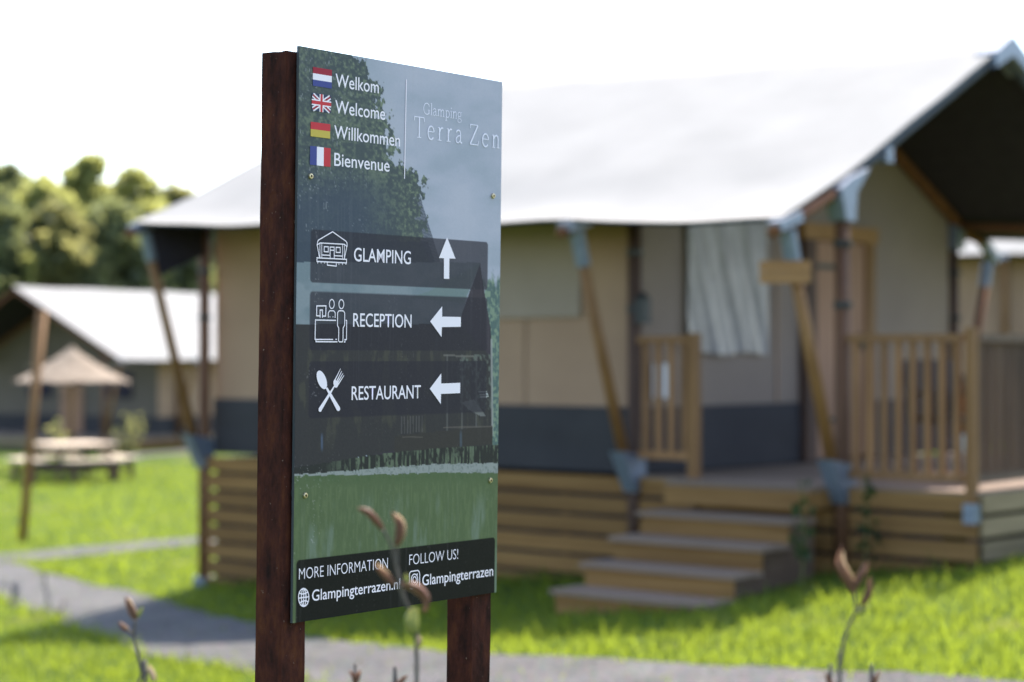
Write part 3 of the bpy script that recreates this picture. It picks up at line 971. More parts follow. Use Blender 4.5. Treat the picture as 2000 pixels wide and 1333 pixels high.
# ------------------------------------------------------------------ grass blades
def grass():
    n = 190000
    Y = 7.0 + 40.0 * RNG.random(n) ** 2.2
    X = RNG.uniform(-0.36, 0.36, n) * Y
    P = np.stack([X, Y], 1)
    keep = np.ones(n, bool)
    for A, B in PATHS:
        keep &= ~in_poly(P, np.concatenate([A, B[::-1]])) | (RNG.random(n) < 0.012)
    foot = np.array([t2w(*q) for q in ((-0.05, 0.02), (5.7, 0.02), (5.7, -1.7), (7.2, -1.7), (7.2, 0.0), (8.3, 0.0), (8.3, 5.3), (-0.05, 5.3))])
    keep &= ~in_poly(P, foot)
    P = P[keep]
    tuft = []
    for A, B in PATHS[:1]:
        for E in (A, B):
            for c in E[::2]:
                if 9 < c[1] < 24 and RNG.random() < 0.75:
                    tuft.append(c + RNG.normal(0, 0.05, (int(RNG.integers(8, 26)), 2)))
    for t in np.arange(0, 8.3, 0.16):
        if 5.75 < t < 7.2: continue
        tuft.append(np.array(t2w(t, -0.05)) + RNG.normal(0, 0.045, (14, 2)))
    for q in np.arange(-1.7, 0, 0.2):
        tuft.append(np.array(t2w(5.72, q)) + RNG.normal(0, 0.04, (10, 2)))
    for _ in range(90):
        Yc = RNG.uniform(10, 26); Xc = RNG.uniform(-0.28, 0.28) * Yc
        if not in_poly(np.array([[Xc, Yc]]), foot)[0] and not any(in_poly(np.array([[Xc, Yc]]), np.concatenate([A, B[::-1]]))[0] for A, B in PATHS):
            tuft.append(np.array([Xc, Yc]) + RNG.normal(0, 0.06, (30, 2)))
    tuft = np.concatenate(tuft)
    nlow = len(P)
    P = np.concatenate([P, tuft]); n = len(P)
    Z = gz(P[:, 0], P[:, 1])
    h = RNG.uniform(0.03, 0.085, n) * (1 + 0.9 * (RNG.random(n) < 0.05)) * np.where(np.arange(n) >= nlow, 1.25, 1.0)
    a_ = RNG.uniform(0, 6.283, n); w = RNG.uniform(0.004, 0.008, n) * (1 + (P[:, 1] - 9) * 0.06)
    lean = RNG.normal(0, 0.45, (n, 2)) * h[:, None]
    b0 = np.stack([P[:, 0] - np.cos(a_) * w, P[:, 1] - np.sin(a_) * w, Z - 0.005], 1)
    b1 = np.stack([P[:, 0] + np.cos(a_) * w, P[:, 1] + np.sin(a_) * w, Z - 0.005], 1)
    tp_ = np.stack([P[:, 0] + lean[:, 0], P[:, 1] + lean[:, 1], Z + h], 1)
    V = np.stack([b0, b1, tp_], 1).reshape(-1, 3)
    o = link('grass', np_mesh('grass', V, np.arange(3 * n).reshape(n, 3)), M['grass'])
    tag(o, 'short bright green grass growing over the lawn', 'grass', kind='stuff')


grass()

# ------------------------------------------------------------------ the sign
SW, SH = 0.687, 1.20
d_ = Vector((0.4194, 0.544, 0)).normalized()
nrm = Vector((d_.y, -d_.x, 0))
LEAN = 0.0145
BASEZ = 0.60
ZB, ZT = 1.645 - BASEZ, 2.845 - BASEZ
sp = Vector((-0.4495, 4.137, 0)) - nrm * (LEAN * (0.5 * (ZB + ZT)))
sgx, sgy = sp.x, sp.y
sign = empty('information_sign', (sgx, sgy, BASEZ), math.atan2(d_.y, d_.x), 'campsite direction sign with photo print and arrows on two dark wooden posts', 'sign')
sign.rotation_euler = (LEAN, 0, math.atan2(d_.y, d_.x))


def homography(src, dst):
    A = []; b = []
    for (x, y), (u, v) in zip(src, dst):
        A.append([x, y, 1, 0, 0, 0, -u * x, -u * y]); b.append(u)
        A.append([0, 0, 0, x, y, 1, -v * x, -v * y]); b.append(v)
    h = np.linalg.solve(np.array(A, float), np.array(b, float))
    return np.append(h, 1).reshape(3, 3)


HM = homography([(585, 90), (980, 160), (970, 1157), (570, 1218)], [(0, 0), (SW, 0), (SW, SH), (0, SH)])
HI = np.linalg.inv(HM)


def uv(x, y):
    q = HM @ np.array([x, y, 1.0])
    return q[0] / q[2], q[1] / q[2]


def P3(u, v, lift):
    return (u, -lift, ZT - v)


def rust_material():
    m, nt, p = nodes('post_wood')
    N = nt.nodes; L = nt.links
    tc = N.new('ShaderNodeTexCoord')
    mp = N.new('ShaderNodeMapping'); mp.inputs['Scale'].default_value = (30, 30, 11)
    L.new(tc.outputs['Object'], mp.inputs[0])
    n1 = N.new('ShaderNodeTexNoise'); n1.inputs['Scale'].default_value = 1; n1.inputs['Detail'].default_value = 8; n1.inputs['Roughness'].default_value = 0.68
    L.new(mp.outputs[0], n1.inputs['Vector'])
    r = N.new('ShaderNodeValToRGB'); e = r.color_ramp.elements
    e[0].position = 0.30; e[0].color = (0.014, 0.0068, 0.0064, 1)
    e[1].position = 0.76; e[1].color = (0.11, 0.036, 0.015, 1)
    k = e.new(0.52); k.color = (0.056, 0.0165, 0.012, 1)
    L.new(n1.outputs['Fac'], r.inputs[0])
    # pale flecks
    n2 = N.new('ShaderNodeTexNoise'); n2.inputs['Scale'].default_value = 150; n2.inputs['Detail'].default_value = 2
    L.new(tc.outputs['Object'], n2.inputs['Vector'])
    r2 = N.new('ShaderNodeValToRGB'); r2.color_ramp.elements[0].position = 0.735; r2.color_ramp.elements[1].position = 0.775
    L.new(n2.outputs['Fac'], r2.inputs[0])
    mx = N.new('ShaderNodeMix'); mx.data_type = 'RGBA'
    L.new(r2.outputs[0], mx.inputs[0]); L.new(r.outputs[0], mx.inputs[6]); mx.inputs[7].default_value = (0.28, 0.19, 0.15, 1)
    L.new(mx.outputs[2], p.inputs['Base Color'])
    p.inputs['Roughness'].default_value = 0.8; p.inputs['Specular IOR Level'].default_value = 0.08
    n3 = N.new('ShaderNodeTexNoise'); n3.inputs['Scale'].default_value = 70; n3.inputs['Detail'].default_value = 6
    L.new(tc.outputs['Object'], n3.inputs['Vector'])
    b = N.new('ShaderNodeBump'); b.inputs['Strength'].default_value = 0.55; b.inputs['Distance'].default_value = 0.004
    L.new(n3.outputs['Fac'], b.inputs['Height']); L.new(b.outputs[0], p.inputs['Normal'])
    return m


M['sign_post'] = rust_material()


def sign_post(x0, x1, y0, y1, ztop, seed):
    """square post with rough uneven edges and a worn top"""
    rg = np.random.default_rng(seed)
    nz_ = 90
    zz = np.linspace(-0.25, ztop, nz_)
    # cross-section ring with small chamfers and 3 points per side
    c = 0.003
    base = []
    for (xa, ya, xb, yb) in ((x0 + c, y0, x1 - c, y0), (x1, y0 + c, x1, y1 - c), (x1 - c, y1, x0 + c, y1), (x0, y1 - c, x0, y0 + c)):
        for q in np.linspace(0, 1, 5):
            base.append((xa + (xb - xa) * q, ya + (yb - ya) * q))
    base = np.array(base); n = len(base)
    cen = base.mean(0)
    V = []
    w = rg.normal(0, 1, (nz_, n))
    for _ in range(2):
        w = (np.roll(w, 1, 0) + w + np.roll(w, -1, 0)) / 3
        w = (np.roll(w, 1, 1) + w + np.roll(w, -1, 1)) / 3
    tz = rg.normal(0, 0.0007, n)
    for i, z in enumerate(zz):
        dd = base - cen; l = np.linalg.norm(dd, axis=1, keepdims=True)
        p = base + dd / l * (w[i][:, None] * 0.0016)
        for k in range(n):
            V.append((p[k, 0], max(p[k, 1], y0 - 0.0006), z + (tz[k] if i == nz_ - 1 else 0)))
    Fc = []
    for i in range(nz_ - 1):
        for k in range(n):
            k2 = (k + 1) % n
            Fc.append((i * n + k, i * n + k2, (i + 1) * n + k2, (i + 1) * n + k))
    ct = len(V); V.append((cen[0], cen[1], ztop - 0.001))
    for k in range(n):
        Fc.append(((nz_ - 1) * n + k, (nz_ - 1) * n + (k + 1) % n, ct))
    me = bpy.data.meshes.new('post'); me.from_pydata(V, [], Fc); me.update()
    return link('post', me, M['sign_post'], sign)


sign_post(-0.024, 0.052, 0.011, 0.086, ZT - 0.012, 1)
sign_post(SW - 0.079, SW - 0.004, 0.011, 0.086, ZT - 0.03, 2)

# panel board
M['panel_edge'] = noise_mat('panel_board', (0.06, 0.065, 0.075), (0.08, 0.085, 0.095), rough=0.4, spec=0.4)
panel = MB().box(0, SW, 0.0, 0.006, ZB, ZT).build('panel', M['panel_edge'], sign)
for z in (ZT - 0.27, ZB + 0.27):
    for x in (0.014, SW - 0.042):
        MB().tube([(x, 0.0062, z), (x, 0.0108, z)], 0.012, 10).build('spacer', M['iron'], sign)


# ---- the printed picture, laid out on the panel as coloured cells
def vnoise(x, y, seed):
    rg = np.random.default_rng(seed)
    T = rg.random((128, 128))
    xi = np.floor(x).astype(int); yi = np.floor(y).astype(int)
    fx = x - xi; fy = y - yi
    fx = fx * fx * (3 - 2 * fx); fy = fy * fy * (3 - 2 * fy)
    g_ = lambda a_, b_: T[a_ % 128, b_ % 128]
    return (g_(xi, yi) * (1 - fx) + g_(xi + 1, yi) * fx) * (1 - fy) + (g_(xi, yi + 1) * (1 - fx) + g_(xi + 1, yi + 1) * fx) * fy


def fbm(x, y, seed, o=4):
    s = 0; a_ = 0.5; t = 0
    for k in range(o):
        s = s + a_ * vnoise(x * 2 ** k, y * 2 ** k, seed + k); t += a_; a_ *= 0.55
    return s / t


NU, NV = 300, 560
uu, vv = np.meshgrid(np.linspace(0, SW, NU), np.linspace(0, SH, NV), indexing='ij')
q = np.einsum('ij,jab->iab', HI, np.stack([uu, vv, np.ones_like(uu)]))
PX, PYY = q[0] / q[2], q[1] / q[2]
UX, VX = uu * 1000, vv * 1000         # millimetres on the panel


def mixc(C, col, a_):
    a_ = np.clip(a_, 0, 1)[..., None]
    return C * (1 - a_) + np.array(col, float) * a_


def poly_mask(pts, soft=0.0):
    PP = np.stack([PX.ravel(), PYY.ravel()], 1)
    return in_poly(PP, np.array(pts, float)).reshape(PX.shape).astype(float)


# sky
cl = fbm(UX / 180, VX / 70, 5, 5)
C = np.zeros(PX.shape + (3,))
C[:] = (142, 158, 184)
C = mixc(C, (118, 140, 162), sm(0.45, 0.75, cl) * 0.40)
C = mixc(C, (160, 172, 196), sm(0.5, 0.25, cl) * 0.35)
C = mixc(C, (120, 142, 162), sm(820, 640, PX) * 0.6)
# tree on the left
bxy = np.array([(60, 640), (95, 690), (115, 715), (135, 722), (150, 722), (165, 735), (180, 748), (200, 757), (238, 765), (263, 768), (287, 778), (312, 780), (335, 797), (345, 808), (363, 822), (386, 824), (406, 828), (430, 826), (447, 832), (470, 838), (520, 845)])
bd = np.interp(PYY, bxy[:, 0], bxy[:, 1])
jag = (fbm(UX / 14, VX / 13, 23, 4) - 0.5) * 75 + (fbm(UX / 45, VX / 45, 27, 2) - 0.5) * 40
tm = sm(-1.5, 1.5, bd + jag - PX - 6) * (PYY < 515)
fo = fbm(UX / 7, VX / 5.5, 31, 5)
fo2 = fbm(UX / 50, VX / 50, 37, 3)
leafc = mixc(np.zeros_like(C) + (66, 80, 88), (94, 113, 102), sm(0.40, 0.78, fo * 0.7 + fo2 * 0.35))
leafc = mixc(leafc, (106, 127, 110), sm(0.55, 0.80, fo) * sm(90, 10, bd - PX) * 0.8)
low = sm(290, 400, PYY) * sm(20, 130, bd - PX)
leafc = mixc(leafc, (62, 76, 96), low * 0.85)
spk = sm(0.80, 0.86, vnoise(UX / 3.5, VX / 4.5, 41)) * sm(0.5, 0.7, fbm(UX / 30, VX / 30, 43, 2))
leafc = mixc(leafc, (140, 155, 168), spk * 0.55 * sm(800, 620, PX))
C = C * (1 - tm[..., None]) + leafc * tm[..., None]
# tiled roof edge behind the tree
rl = poly_mask([(800, 395), (821, 385), (860, 512), (575, 512), (575, 480), (800, 480)]) * (1 - tm * 0.9)
tile = 0.5 + 0.5 * np.sin(PYY * 1.15 + PX * 0.5) * np.sign(np.sin(PX * 0.9 + PYY * 0.1))
C = mixc(C, (72, 84, 102), rl * (0.55 + 0.4 * tile))
C = mixc(C, (60, 74, 92), poly_mask([(570, 470), (835, 470), (850, 512), (570, 512)]) * 0.75)
# trees at the right edge
rt = sm(-3, 3, PX - 944 - (fbm(UX / 14, VX / 14, 51, 3) - 0.5) * 40) * sm(530, 556, PYY + (fbm(UX / 12, VX / 20, 53, 3) - 0.5) * 60) * (PYY < 905)
rtc = mixc(np.zeros_like(C) + (74, 100, 104), (106, 134, 122), sm(0.4, 0.7, fbm(UX / 8, VX / 8, 55, 3)))
C = C * (1 - rt[..., None]) + rtc * rt[..., None]
# the pictured lodge: teal roof, dark gable, dark walls
C = mixc(C, (60, 60, 72), poly_mask([(937, 512), (949, 590), (958, 640), (961, 700), (962, 870), (560, 900), (560, 630), (895, 630)]))
tealn = fbm(UX / 60, VX / 25, 61, 3)
tmask = poly_mask([(560, 510), (938, 511), (912, 578), (893, 640), (880, 632), (560, 631)])
tc_ = mixc(np.zeros_like(C) + (100, 122, 138), (112, 132, 148), sm(0.35, 0.7, tealn))
tc_ = mixc(tc_, (92, 118, 122), poly_mask([(800, 580), (840, 566), (938, 511), (905, 590)]) * 0.6)
C = C * (1 - tmask[..., None]) + tc_ * tmask[..., None]
wl = poly_mask([(560, 631), (900, 631), (962, 700), (962, 870), (760, 880), (560, 918)])
wn_ = fbm(UX / 22, VX / 60, 63, 4)
C = mixc(C, (58, 61, 67), wl)
C = mixc(C, (72, 76, 72), wl * sm(0.5, 0.7, wn_) * sm(660, 690, PYY) * sm(900, 820, PYY) * 0.6)
# porch seen at the right: lighter foliage, posts, furniture
pc = poly_mask([(898, 690), (958, 690), (960, 800), (898, 800)])
C = mixc(C, (84, 98, 98), pc * sm(0.45, 0.7, fbm(UX / 7, VX / 9, 65, 3)))
C = mixc(C, (150, 165, 176), poly_mask([(934, 762), (951, 763), (956, 777), (938, 776)]) * (0.5 + 0.5 * np.sign(np.sin(PYY * 2.2))))
C = mixc(C, (120, 132, 138), poly_mask([(900, 784), (925, 778), (948, 810), (940, 812), (918, 800)]) * 0.6)
C = mixc(C, (96, 100, 102), poly_mask([(866, 690), (925, 693), (925, 696), (866, 694)]) * 0.8)
for xx in (873, 902, 930):
    C = mixc(C, (96, 104, 108), sm(2.2, 0.8, np.abs(PX - xx)) * (PYY > 690) * (PYY < 860) * 0.55)
C = mixc(C, (135, 150, 156), sm(2.6, 1.0, np.abs(PX - 960 - (PYY - 700) * 0.012)) * (PYY > 660) * (PYY < 850) * 0.8)
bal = poly_mask([(780, 812), (826, 810), (826, 842), (780, 846)])
C = mixc(C, (88, 92, 98), bal * (np.sin(PX * 1.1) > 0.3) * 0.5)
dk = poly_mask([(770, 850), (962, 830), (962, 866), (770, 882)])
C = mixc(C, (60, 62, 65), dk)
C = mixc(C, (98, 98, 98), sm(1.6, 0.6, np.abs(PYY - (834 - (PX - 860) * 0.03))) * (PX > 866) * (PX < 962) * 0.7)
C = mixc(C, (92, 92, 92), sm(1.6, 0.6, np.abs(PYY - 852)) * (PX > 785) * (PX < 825) * 0.6)
C = mixc(C, (74, 96, 130), sm(3, 1, np.abs(PX - 628)) * sm(22, 8, np.abs(PYY - 862)) * 0.7)
C = mixc(C, (74, 96, 120), sm(3, 1, np.abs(PX - 900)) * sm(26, 8, np.abs(PYY - 858)) * 0.6)
# stilts below the deck
gl = np.interp(PX, [560, 640, 760, 860, 980], [926, 921, 911, 905, 902]) + (fbm(UX / 12, VX * 0, 71, 3) - 0.5) * 5
dl = np.interp(PX, [560, 640, 720, 790, 880, 980], [914, 902, 888, 880, 872, 866])
st = ((PYY > dl) & (PYY <= gl)).astype(float)
stripe = sm(0.40, 0.58, vnoise(UX / 5.2, VX / 90, 73)) * sm(620, 690, PX)
C = mixc(C, (52, 57, 60), st)
C = mixc(C, (86, 104, 92), st * stripe * sm(0.25, 0.6, fbm(UX / 6, VX / 10, 75, 3)) * 1.0)
# pale strip of ground and the meadow
gb = gl + np.interp(PX, [560, 640, 760, 980], [2, 6, 14, 20])
gs = ((PYY > gl) & (PYY <= gb)).astype(float)
C = mixc(C, (122, 138, 144), gs)
C = mixc(C, (92, 108, 112), gs * sm(0.5, 0.8, fbm(UX / 5, VX / 5, 77, 3)) * 0.7)
me_ = (PYY > gb).astype(float)
gr = fbm(UX / 26, VX / 120, 79, 4)
gf = fbm(UX / 5, VX / 30, 81, 3)
gc = mixc(np.zeros_like(C) + (79, 100, 76), (89, 110, 83), sm(0.4, 0.75, gf) * 0.7)
gc = mixc(gc, (98, 120, 112), sm(0.52, 0.78, gr) * sm(945, 1010, PYY) * 0.8)
gc = mixc(gc, (68, 92, 70), sm(30, 4, PYY - gb) * sm(0.35, 0.65, gf) * 0.6)
C = C * (1 - me_[..., None]) + gc * me_[..., None]


# dark translucent panels of the print
def rrect(u0, u1, v0, v1, r):
    cx, cy = (u0 + u1) / 2, (v0 + v1) / 2
    qx = np.abs(uu - cx) - (u1 - u0) / 2 + r; qy = np.abs(vv - cy) - (v1 - v0) / 2 + r
    sd = np.hypot(np.maximum(qx, 0), np.maximum(qy, 0)) + np.minimum(np.maximum(qx, qy), 0) - r
    return sm(0.0012, -0.0012, sd)


ub0, ub1 = uv(606.3, 500)[0], uv(952, 510)[0]
for (ya, yb) in ((446, 549.5), (567, 682), (704, 815)):
    C = mixc(C, (50, 52, 64), rrect(ub0, ub1, uv(607, ya)[1], uv(607, yb)[1], 0.008) * 0.74)
C = mixc(C, (40, 42, 44), rrect(uv(577, 1150)[0], uv(966.5, 1100)[0], uv(578, 1094)[1], SH + 0.05, 0.010))
dust = sm(0.86, 0.92, vnoise(UX / 2.6, VX / 3.4, 95)) * sm(0.50, 0.70, fbm(UX / 60, VX / 90, 97, 3))
C = mixc(C, (158, 168, 182), dust * (0.12 + 0.38 * sm(660, 590, PX)))
drip = sm(0.62, 0.80, vnoise(UX / 4.0, VX / 260, 99)) * sm(0.45, 0.7, fbm(UX / 120, VX / 200, 101, 2))
C = mixc(C, (128, 140, 154), drip * 0.07)
C = np.clip(C + (fbm(UX / 2.2, VX / 2.2, 91, 2) - 0.5)[..., None] * 6, 0, 255)
C = C.mean(-1, keepdims=True) * 0.15 + C * 0.85
LINC = lin(C)
ALB = np.clip((LINC - 0.011) / np.array([0.625, 0.81, 0.91]), 0.002, 0.9)


def print_material():
    m, nt, p = nodes('print_film')
    N = nt.nodes; L = nt.links
    at = N.new('ShaderNodeAttribute'); at.attribute_name = 'print'
    L.new(at.outputs['Color'], p.inputs['Base Color'])
    p.inputs['Roughness'].default_value = 0.32
    p.inputs['Specular IOR Level'].default_value = 0.07
    return m


Vp = np.stack([uu, np.full_like(uu, -0.0006), ZT - vv], -1).reshape(-1, 3)
ii, jj = np.meshgrid(np.arange(NU - 1), np.arange(NV - 1), indexing='ij')
a = (ii * NV + jj).ravel()
me = np_mesh('printed_picture', Vp, np.stack([a, a + 1, a + NV + 1, a + NV], 1))
ca_ = me.color_attributes.new('print', 'FLOAT_COLOR', 'POINT')
ca_.data.foreach_set('color', np.concatenate([ALB.reshape(-1, 3), np.ones((NU * NV, 1))], 1).astype(np.float32).ravel())
link('printed_picture', me, print_material(), panel)


def ink(name, c):
    m, nt, p = nodes(name)
    p.inputs['Base Color'].default_value = (*c, 1)
    p.inputs['Roughness'].default_value = 0.34; p.inputs['Specular IOR Level'].default_value = 0.07
    return m


INK = {'white': ink('ink_white', (0.94, 0.80, 0.88)), 'soft': ink('ink_soft_white', (0.84, 0.76, 0.88)), 'red': ink('ink_red', (0.60, 0.050, 0.065)),
       'crimson': ink('ink_crimson', (0.36, 0.030, 0.052)), 'blue': ink('ink_blue', (0.07, 0.078, 0.26)), 'gold': ink('ink_gold', (0.60, 0.42, 0.09)),
       'black': ink('ink_black', (0.022, 0.024, 0.026)), 'navy': ink('ink_navy', (0.05, 0.062, 0.11))}
LIFT = [0.0010]


def nl():
    LIFT[0] += 0.000012
    return LIFT[0]


def flat(name, polys, mat_, parent=None):
    """polys: list of lists of (u,v); every polygon a hair above the one before"""
    mb = MB()
    for pg in polys:
        l = nl()
        mb.poly([P3(u, v, l) for (u, v) in pg])
    return mb.build(name, mat_, parent or panel)


def ribbon(pts, w, closed=False):
    """mitred strip polygons for a polyline in panel units"""
    P = [Vector((p[0], p[1])) for p in pts]
    n = len(P); Lf, Rt = [], []
    for i in range(n):
        a_ = P[(i - 1) % n] if (closed or i > 0) else None
        b_ = P[(i + 1) % n] if (closed or i < n - 1) else None
        d1 = (P[i] - a_).normalized() if a_ is not None else None
        d2 = (b_ - P[i]).normalized() if b_ is not None else None
        if d1 is None: d1 = d2
        if d2 is None: d2 = d1
        n1 = Vector((-d1.y, d1.x)); n2 = Vector((-d2.y, d2.x))
        mi = n1 + n2
        if mi.length < 1e-6: mi = n1
        mi.normalize()
        k = min(2.0, 1.0 / max(0.35, mi.dot(n1)))
        Lf.append(P[i] + mi * w / 2 * k); Rt.append(P[i] - mi * w / 2 * k)
    out = []
    for i in range(n if closed else n - 1):
        j = (i + 1) % n
        out.append([tuple(Lf[i]), tuple(Lf[j]), tuple(Rt[j]), tuple(Rt[i])])
    return out


def strokes(name, lines, w, mat_=None):
    """lines: list of (pixel points, closed)"""
    mb = MB()
    for item in lines:
        pts, closed = item[0], item[1]
        ww = item[2] if len(item) > 2 else w
        l = nl()
        for pg in ribbon([uv(*p) for p in pts], ww, closed):
            mb.poly([P3(u, v, l) for (u, v) in pg])
    return mb.build(name, mat_ or INK['white'], panel)


def arc(cx, cy, rx, ry, a0=0, a1=360, n=22):
    return [(cx + rx * math.cos(R(a0 + (a1 - a0) * k / n)), cy + ry * math.sin(R(a0 + (a1 - a0) * k / n))) for k in range(n + (0 if abs(a1 - a0) >= 360 else 1))]


def text(s, left, right, top, weight=0.0, mat_=None, cap='H', space=1.0):
    """lettering in the built-in face; left/right: photo pixels of the baseline ends, top: cap top at the left end"""
    cu = bpy.data.curves.new('lettering', 'FONT')
    cu.body = s
    cu.size = 1.0
    cu.offset = weight
    cu.space_character = space
    cu.resolution_u = 4
    cu.fill_mode = 'FRONT'
    ob = bpy.data.objects.new('tmp', cu); COL.objects.link(ob)
    bpy.context.view_layer.update()
    dg = bpy.context.evaluated_depsgraph_get()
    me = bpy.data.meshes.new_from_object(ob.evaluated_get(dg))
    bpy.data.objects.remove(ob); bpy.data.curves.remove(cu)
    co = np.zeros(len(me.vertices) * 3, np.float32); me.vertices.foreach_get('co', co)
    co = co.reshape(-1, 3)
    x0, x1 = co[:, 0].min(), co[:, 0].max()
    capH = 0.729 if False else CAPH
    u0, v0 = uv(*left); u1, v1 = uv(*right); vt = uv(*top)[1]
    v0 = v1 = 0.5 * (v0 + v1)
    sx = (u1 - u0) / (x1 - x0); sy = (v0 - vt) / capH
    l = nl()
    co2 = np.stack([u0 + (co[:, 0] - x0) * sx, np.full(len(co), -l), ZT - (v0 - co[:, 1] * sy)], 1)
    me.vertices.foreach_set('co', co2.astype(np.float32).ravel()); me.update()
    me.materials.clear(); me.name = 'lettering'
    return link('lettering', me, mat_ or INK['white'], panel)


def cap_height():
    cu = bpy.data.curves.new('c', 'FONT'); cu.body = 'H'; cu.size = 1.0
    ob = bpy.data.objects.new('tmp', cu); COL.objects.link(ob)
    bpy.context.view_layer.update()
    me = bpy.data.meshes.new_from_object(ob.evaluated_get(bpy.context.evaluated_depsgraph_get()))
    h = max(v.co.y for v in me.vertices)
    bpy.data.objects.remove(ob); bpy.data.curves.remove(cu); bpy.data.meshes.remove(me)
    return h


CAPH = cap_height()
text('Welkom', (655.2, 169.5), (739.4, 182.0), (655.2, 144), 0.005)
text('Welcome', (654.5, 221), (751.9, 233.4), (654.5, 195), 0.005)
text('Willkommen', (652.4, 270.2), (780.7, 284.6), (652.4, 244), 0.005)
text('Bienvenue', (652.4, 323.2), (760.3, 333.6), (652.4, 297.3), 0.005)
text('GLAMPING', (690.7, 508.0), (801.6, 514.2), (690.7, 482), 0.006)
text('RECEPTION', (688.9, 636.2), (803.0, 637.4), (688.9, 609.8), 0.006)
text('RESTAURANT', (685.8, 779.6), (821, 775.8), (685.8, 753), 0.006)
text('MORE INFORMATION', (582.3, 1132.6), (756.5, 1109.4), (582.3, 1110), -0.010)
text('FOLLOW US!', (798.5, 1103.3), (894.2, 1091.6), (798.5, 1083), -0.010)
text('Glampingterrazen.nl', (607.8, 1173.9), (780.7, 1150.2), (607.8, 1152.8), 0.006)
text('Glampingterrazen', (824, 1143.6), (963, 1124.6), (824, 1123), 0.006)

# ---- serif lettering drawn stroke by stroke (cap height 1)
E_ = lambda cx, cy, rx, ry, a0, a1, n=16: [(cx + rx * math.cos(R(a0 + (a1 - a0) * k / n)), cy + ry * math.sin(R(a0 + (a1 - a0) * k / n))) for k in range(n + 1)]
th, tk, sf = 0.045, 0.085, 0.035
GL = {
    'T': (0.74, [([(0.36, 0.02), (0.36, 0.98)], tk), ([(0.02, 0.78), (0.04, 0.97), (0.68, 0.97), (0.70, 0.78)], th), ([(0.22, 0.018), (0.50, 0.018)], sf)]),
    'e': (0.56, [([(0.07, 0.36), (0.47, 0.36)], th), (E_(0.27, 0.31, 0.21, 0.31, 10, 320, 22), 0.07)]),
    'r': (0.46, [([(0.13, 0.02), (0.13, 0.62)], tk), ([(0.02, 0.60), (0.14, 0.62)], sf), ([(0.01, 0.018), (0.29, 0.018)], sf), ([(0.15, 0.42), (0.21, 0.55), (0.30, 0.62), (0.39, 0.59)], 0.07)]),
    'a': (0.54, [([(0.07, 0.50), (0.14, 0.59), (0.25, 0.62), (0.34, 0.57), (0.37, 0.46), (0.37, 0.10), (0.42, 0.02), (0.50, 0.04)], 0.07), ([(0.36, 0.38), (0.20, 0.33), (0.08, 0.24), (0.06, 0.11), (0.13, 0.02), (0.24, 0.02), (0.36, 0.14)], 0.055)]),
    'Z': (0.70, [([(0.06, 0.80), (0.07, 0.975), (0.58, 0.975)], th), ([(0.58, 0.96), (0.06, 0.04)], tk), ([(0.04, 0.025), (0.60, 0.025), (0.63, 0.22)], th)]),
    'n': (0.60, [([(0.12, 0.02), (0.12, 0.62)], tk), ([(0.01, 0.60), (0.13, 0.62)], sf), ([(0.01, 0.018), (0.24, 0.018)], sf), ([(0.14, 0.44), (0.22, 0.57), (0.33, 0.62), (0.42, 0.57), (0.45, 0.44), (0.45, 0.02)], 0.075), ([(0.34, 0.018), (0.57, 0.018)], sf)]),
    'm': (0.92, [([(0.12, 0.02), (0.12, 0.62)], tk), ([(0.01, 0.60), (0.13, 0.62)], sf), ([(0.01, 0.018), (0.24, 0.018)], sf), ([(0.14, 0.44), (0.22, 0.57), (0.31, 0.62), (0.40, 0.57), (0.43, 0.44), (0.43, 0.02)], 0.075), ([(0.33, 0.018), (0.54, 0.018)], sf),
                 ([(0.46, 0.44), (0.54, 0.57), (0.63, 0.62), (0.72, 0.57), (0.75, 0.44), (0.75, 0.02)], 0.075), ([(0.64, 0.018), (0.87, 0.018)], sf)]),
    'G': (0.84, [(E_(0.42, 0.50, 0.36, 0.48, 42, 300, 26), 0.075), ([(0.68, 0.86), (0.71, 0.70)], sf), ([(0.68, 0.40), (0.68, 0.12), (0.60, 0.05)], tk), ([(0.52, 0.41), (0.80, 0.41)], sf)]),
    'l': (0.27, [([(0.13, 0.02), (0.13, 1.04)], tk), ([(0.01, 1.01), (0.13, 1.04)], sf), ([(0.01, 0.018), (0.26, 0.018)], sf)]),
    'i': (0.27, [([(0.13, 0.02), (0.13, 0.62)], tk), ([(0.01, 0.60), (0.13, 0.62)], sf), ([(0.01, 0.018), (0.26, 0.018)], sf), ([(0.13, 0.82), (0.13, 0.92)], 0.10)]),
    'p': (0.60, [([(0.13, -0.28), (0.13, 0.62)], tk), ([(0.01, 0.60), (0.13, 0.62)], sf), ([(0.01, -0.29), (0.27, -0.29)], sf), (E_(0.29, 0.31, 0.22, 0.30, -140, 140, 20), 0.07)]),
    'g': (0.56, [(E_(0.24, 0.42, 0.17, 0.20, 0, 360, 20), 0.06), ([(0.38, 0.54), (0.46, 0.62), (0.53, 0.60)], 0.05), ([(0.14, 0.24), (0.09, 0.14), (0.16, 0.07), (0.38, 0.05), (0.47, -0.05), (0.44, -0.20), (0.26, -0.29), (0.08, -0.23), (0.04, -0.11), (0.12, 0.03)], 0.055)]),
    ' ': (0.42, []),
}


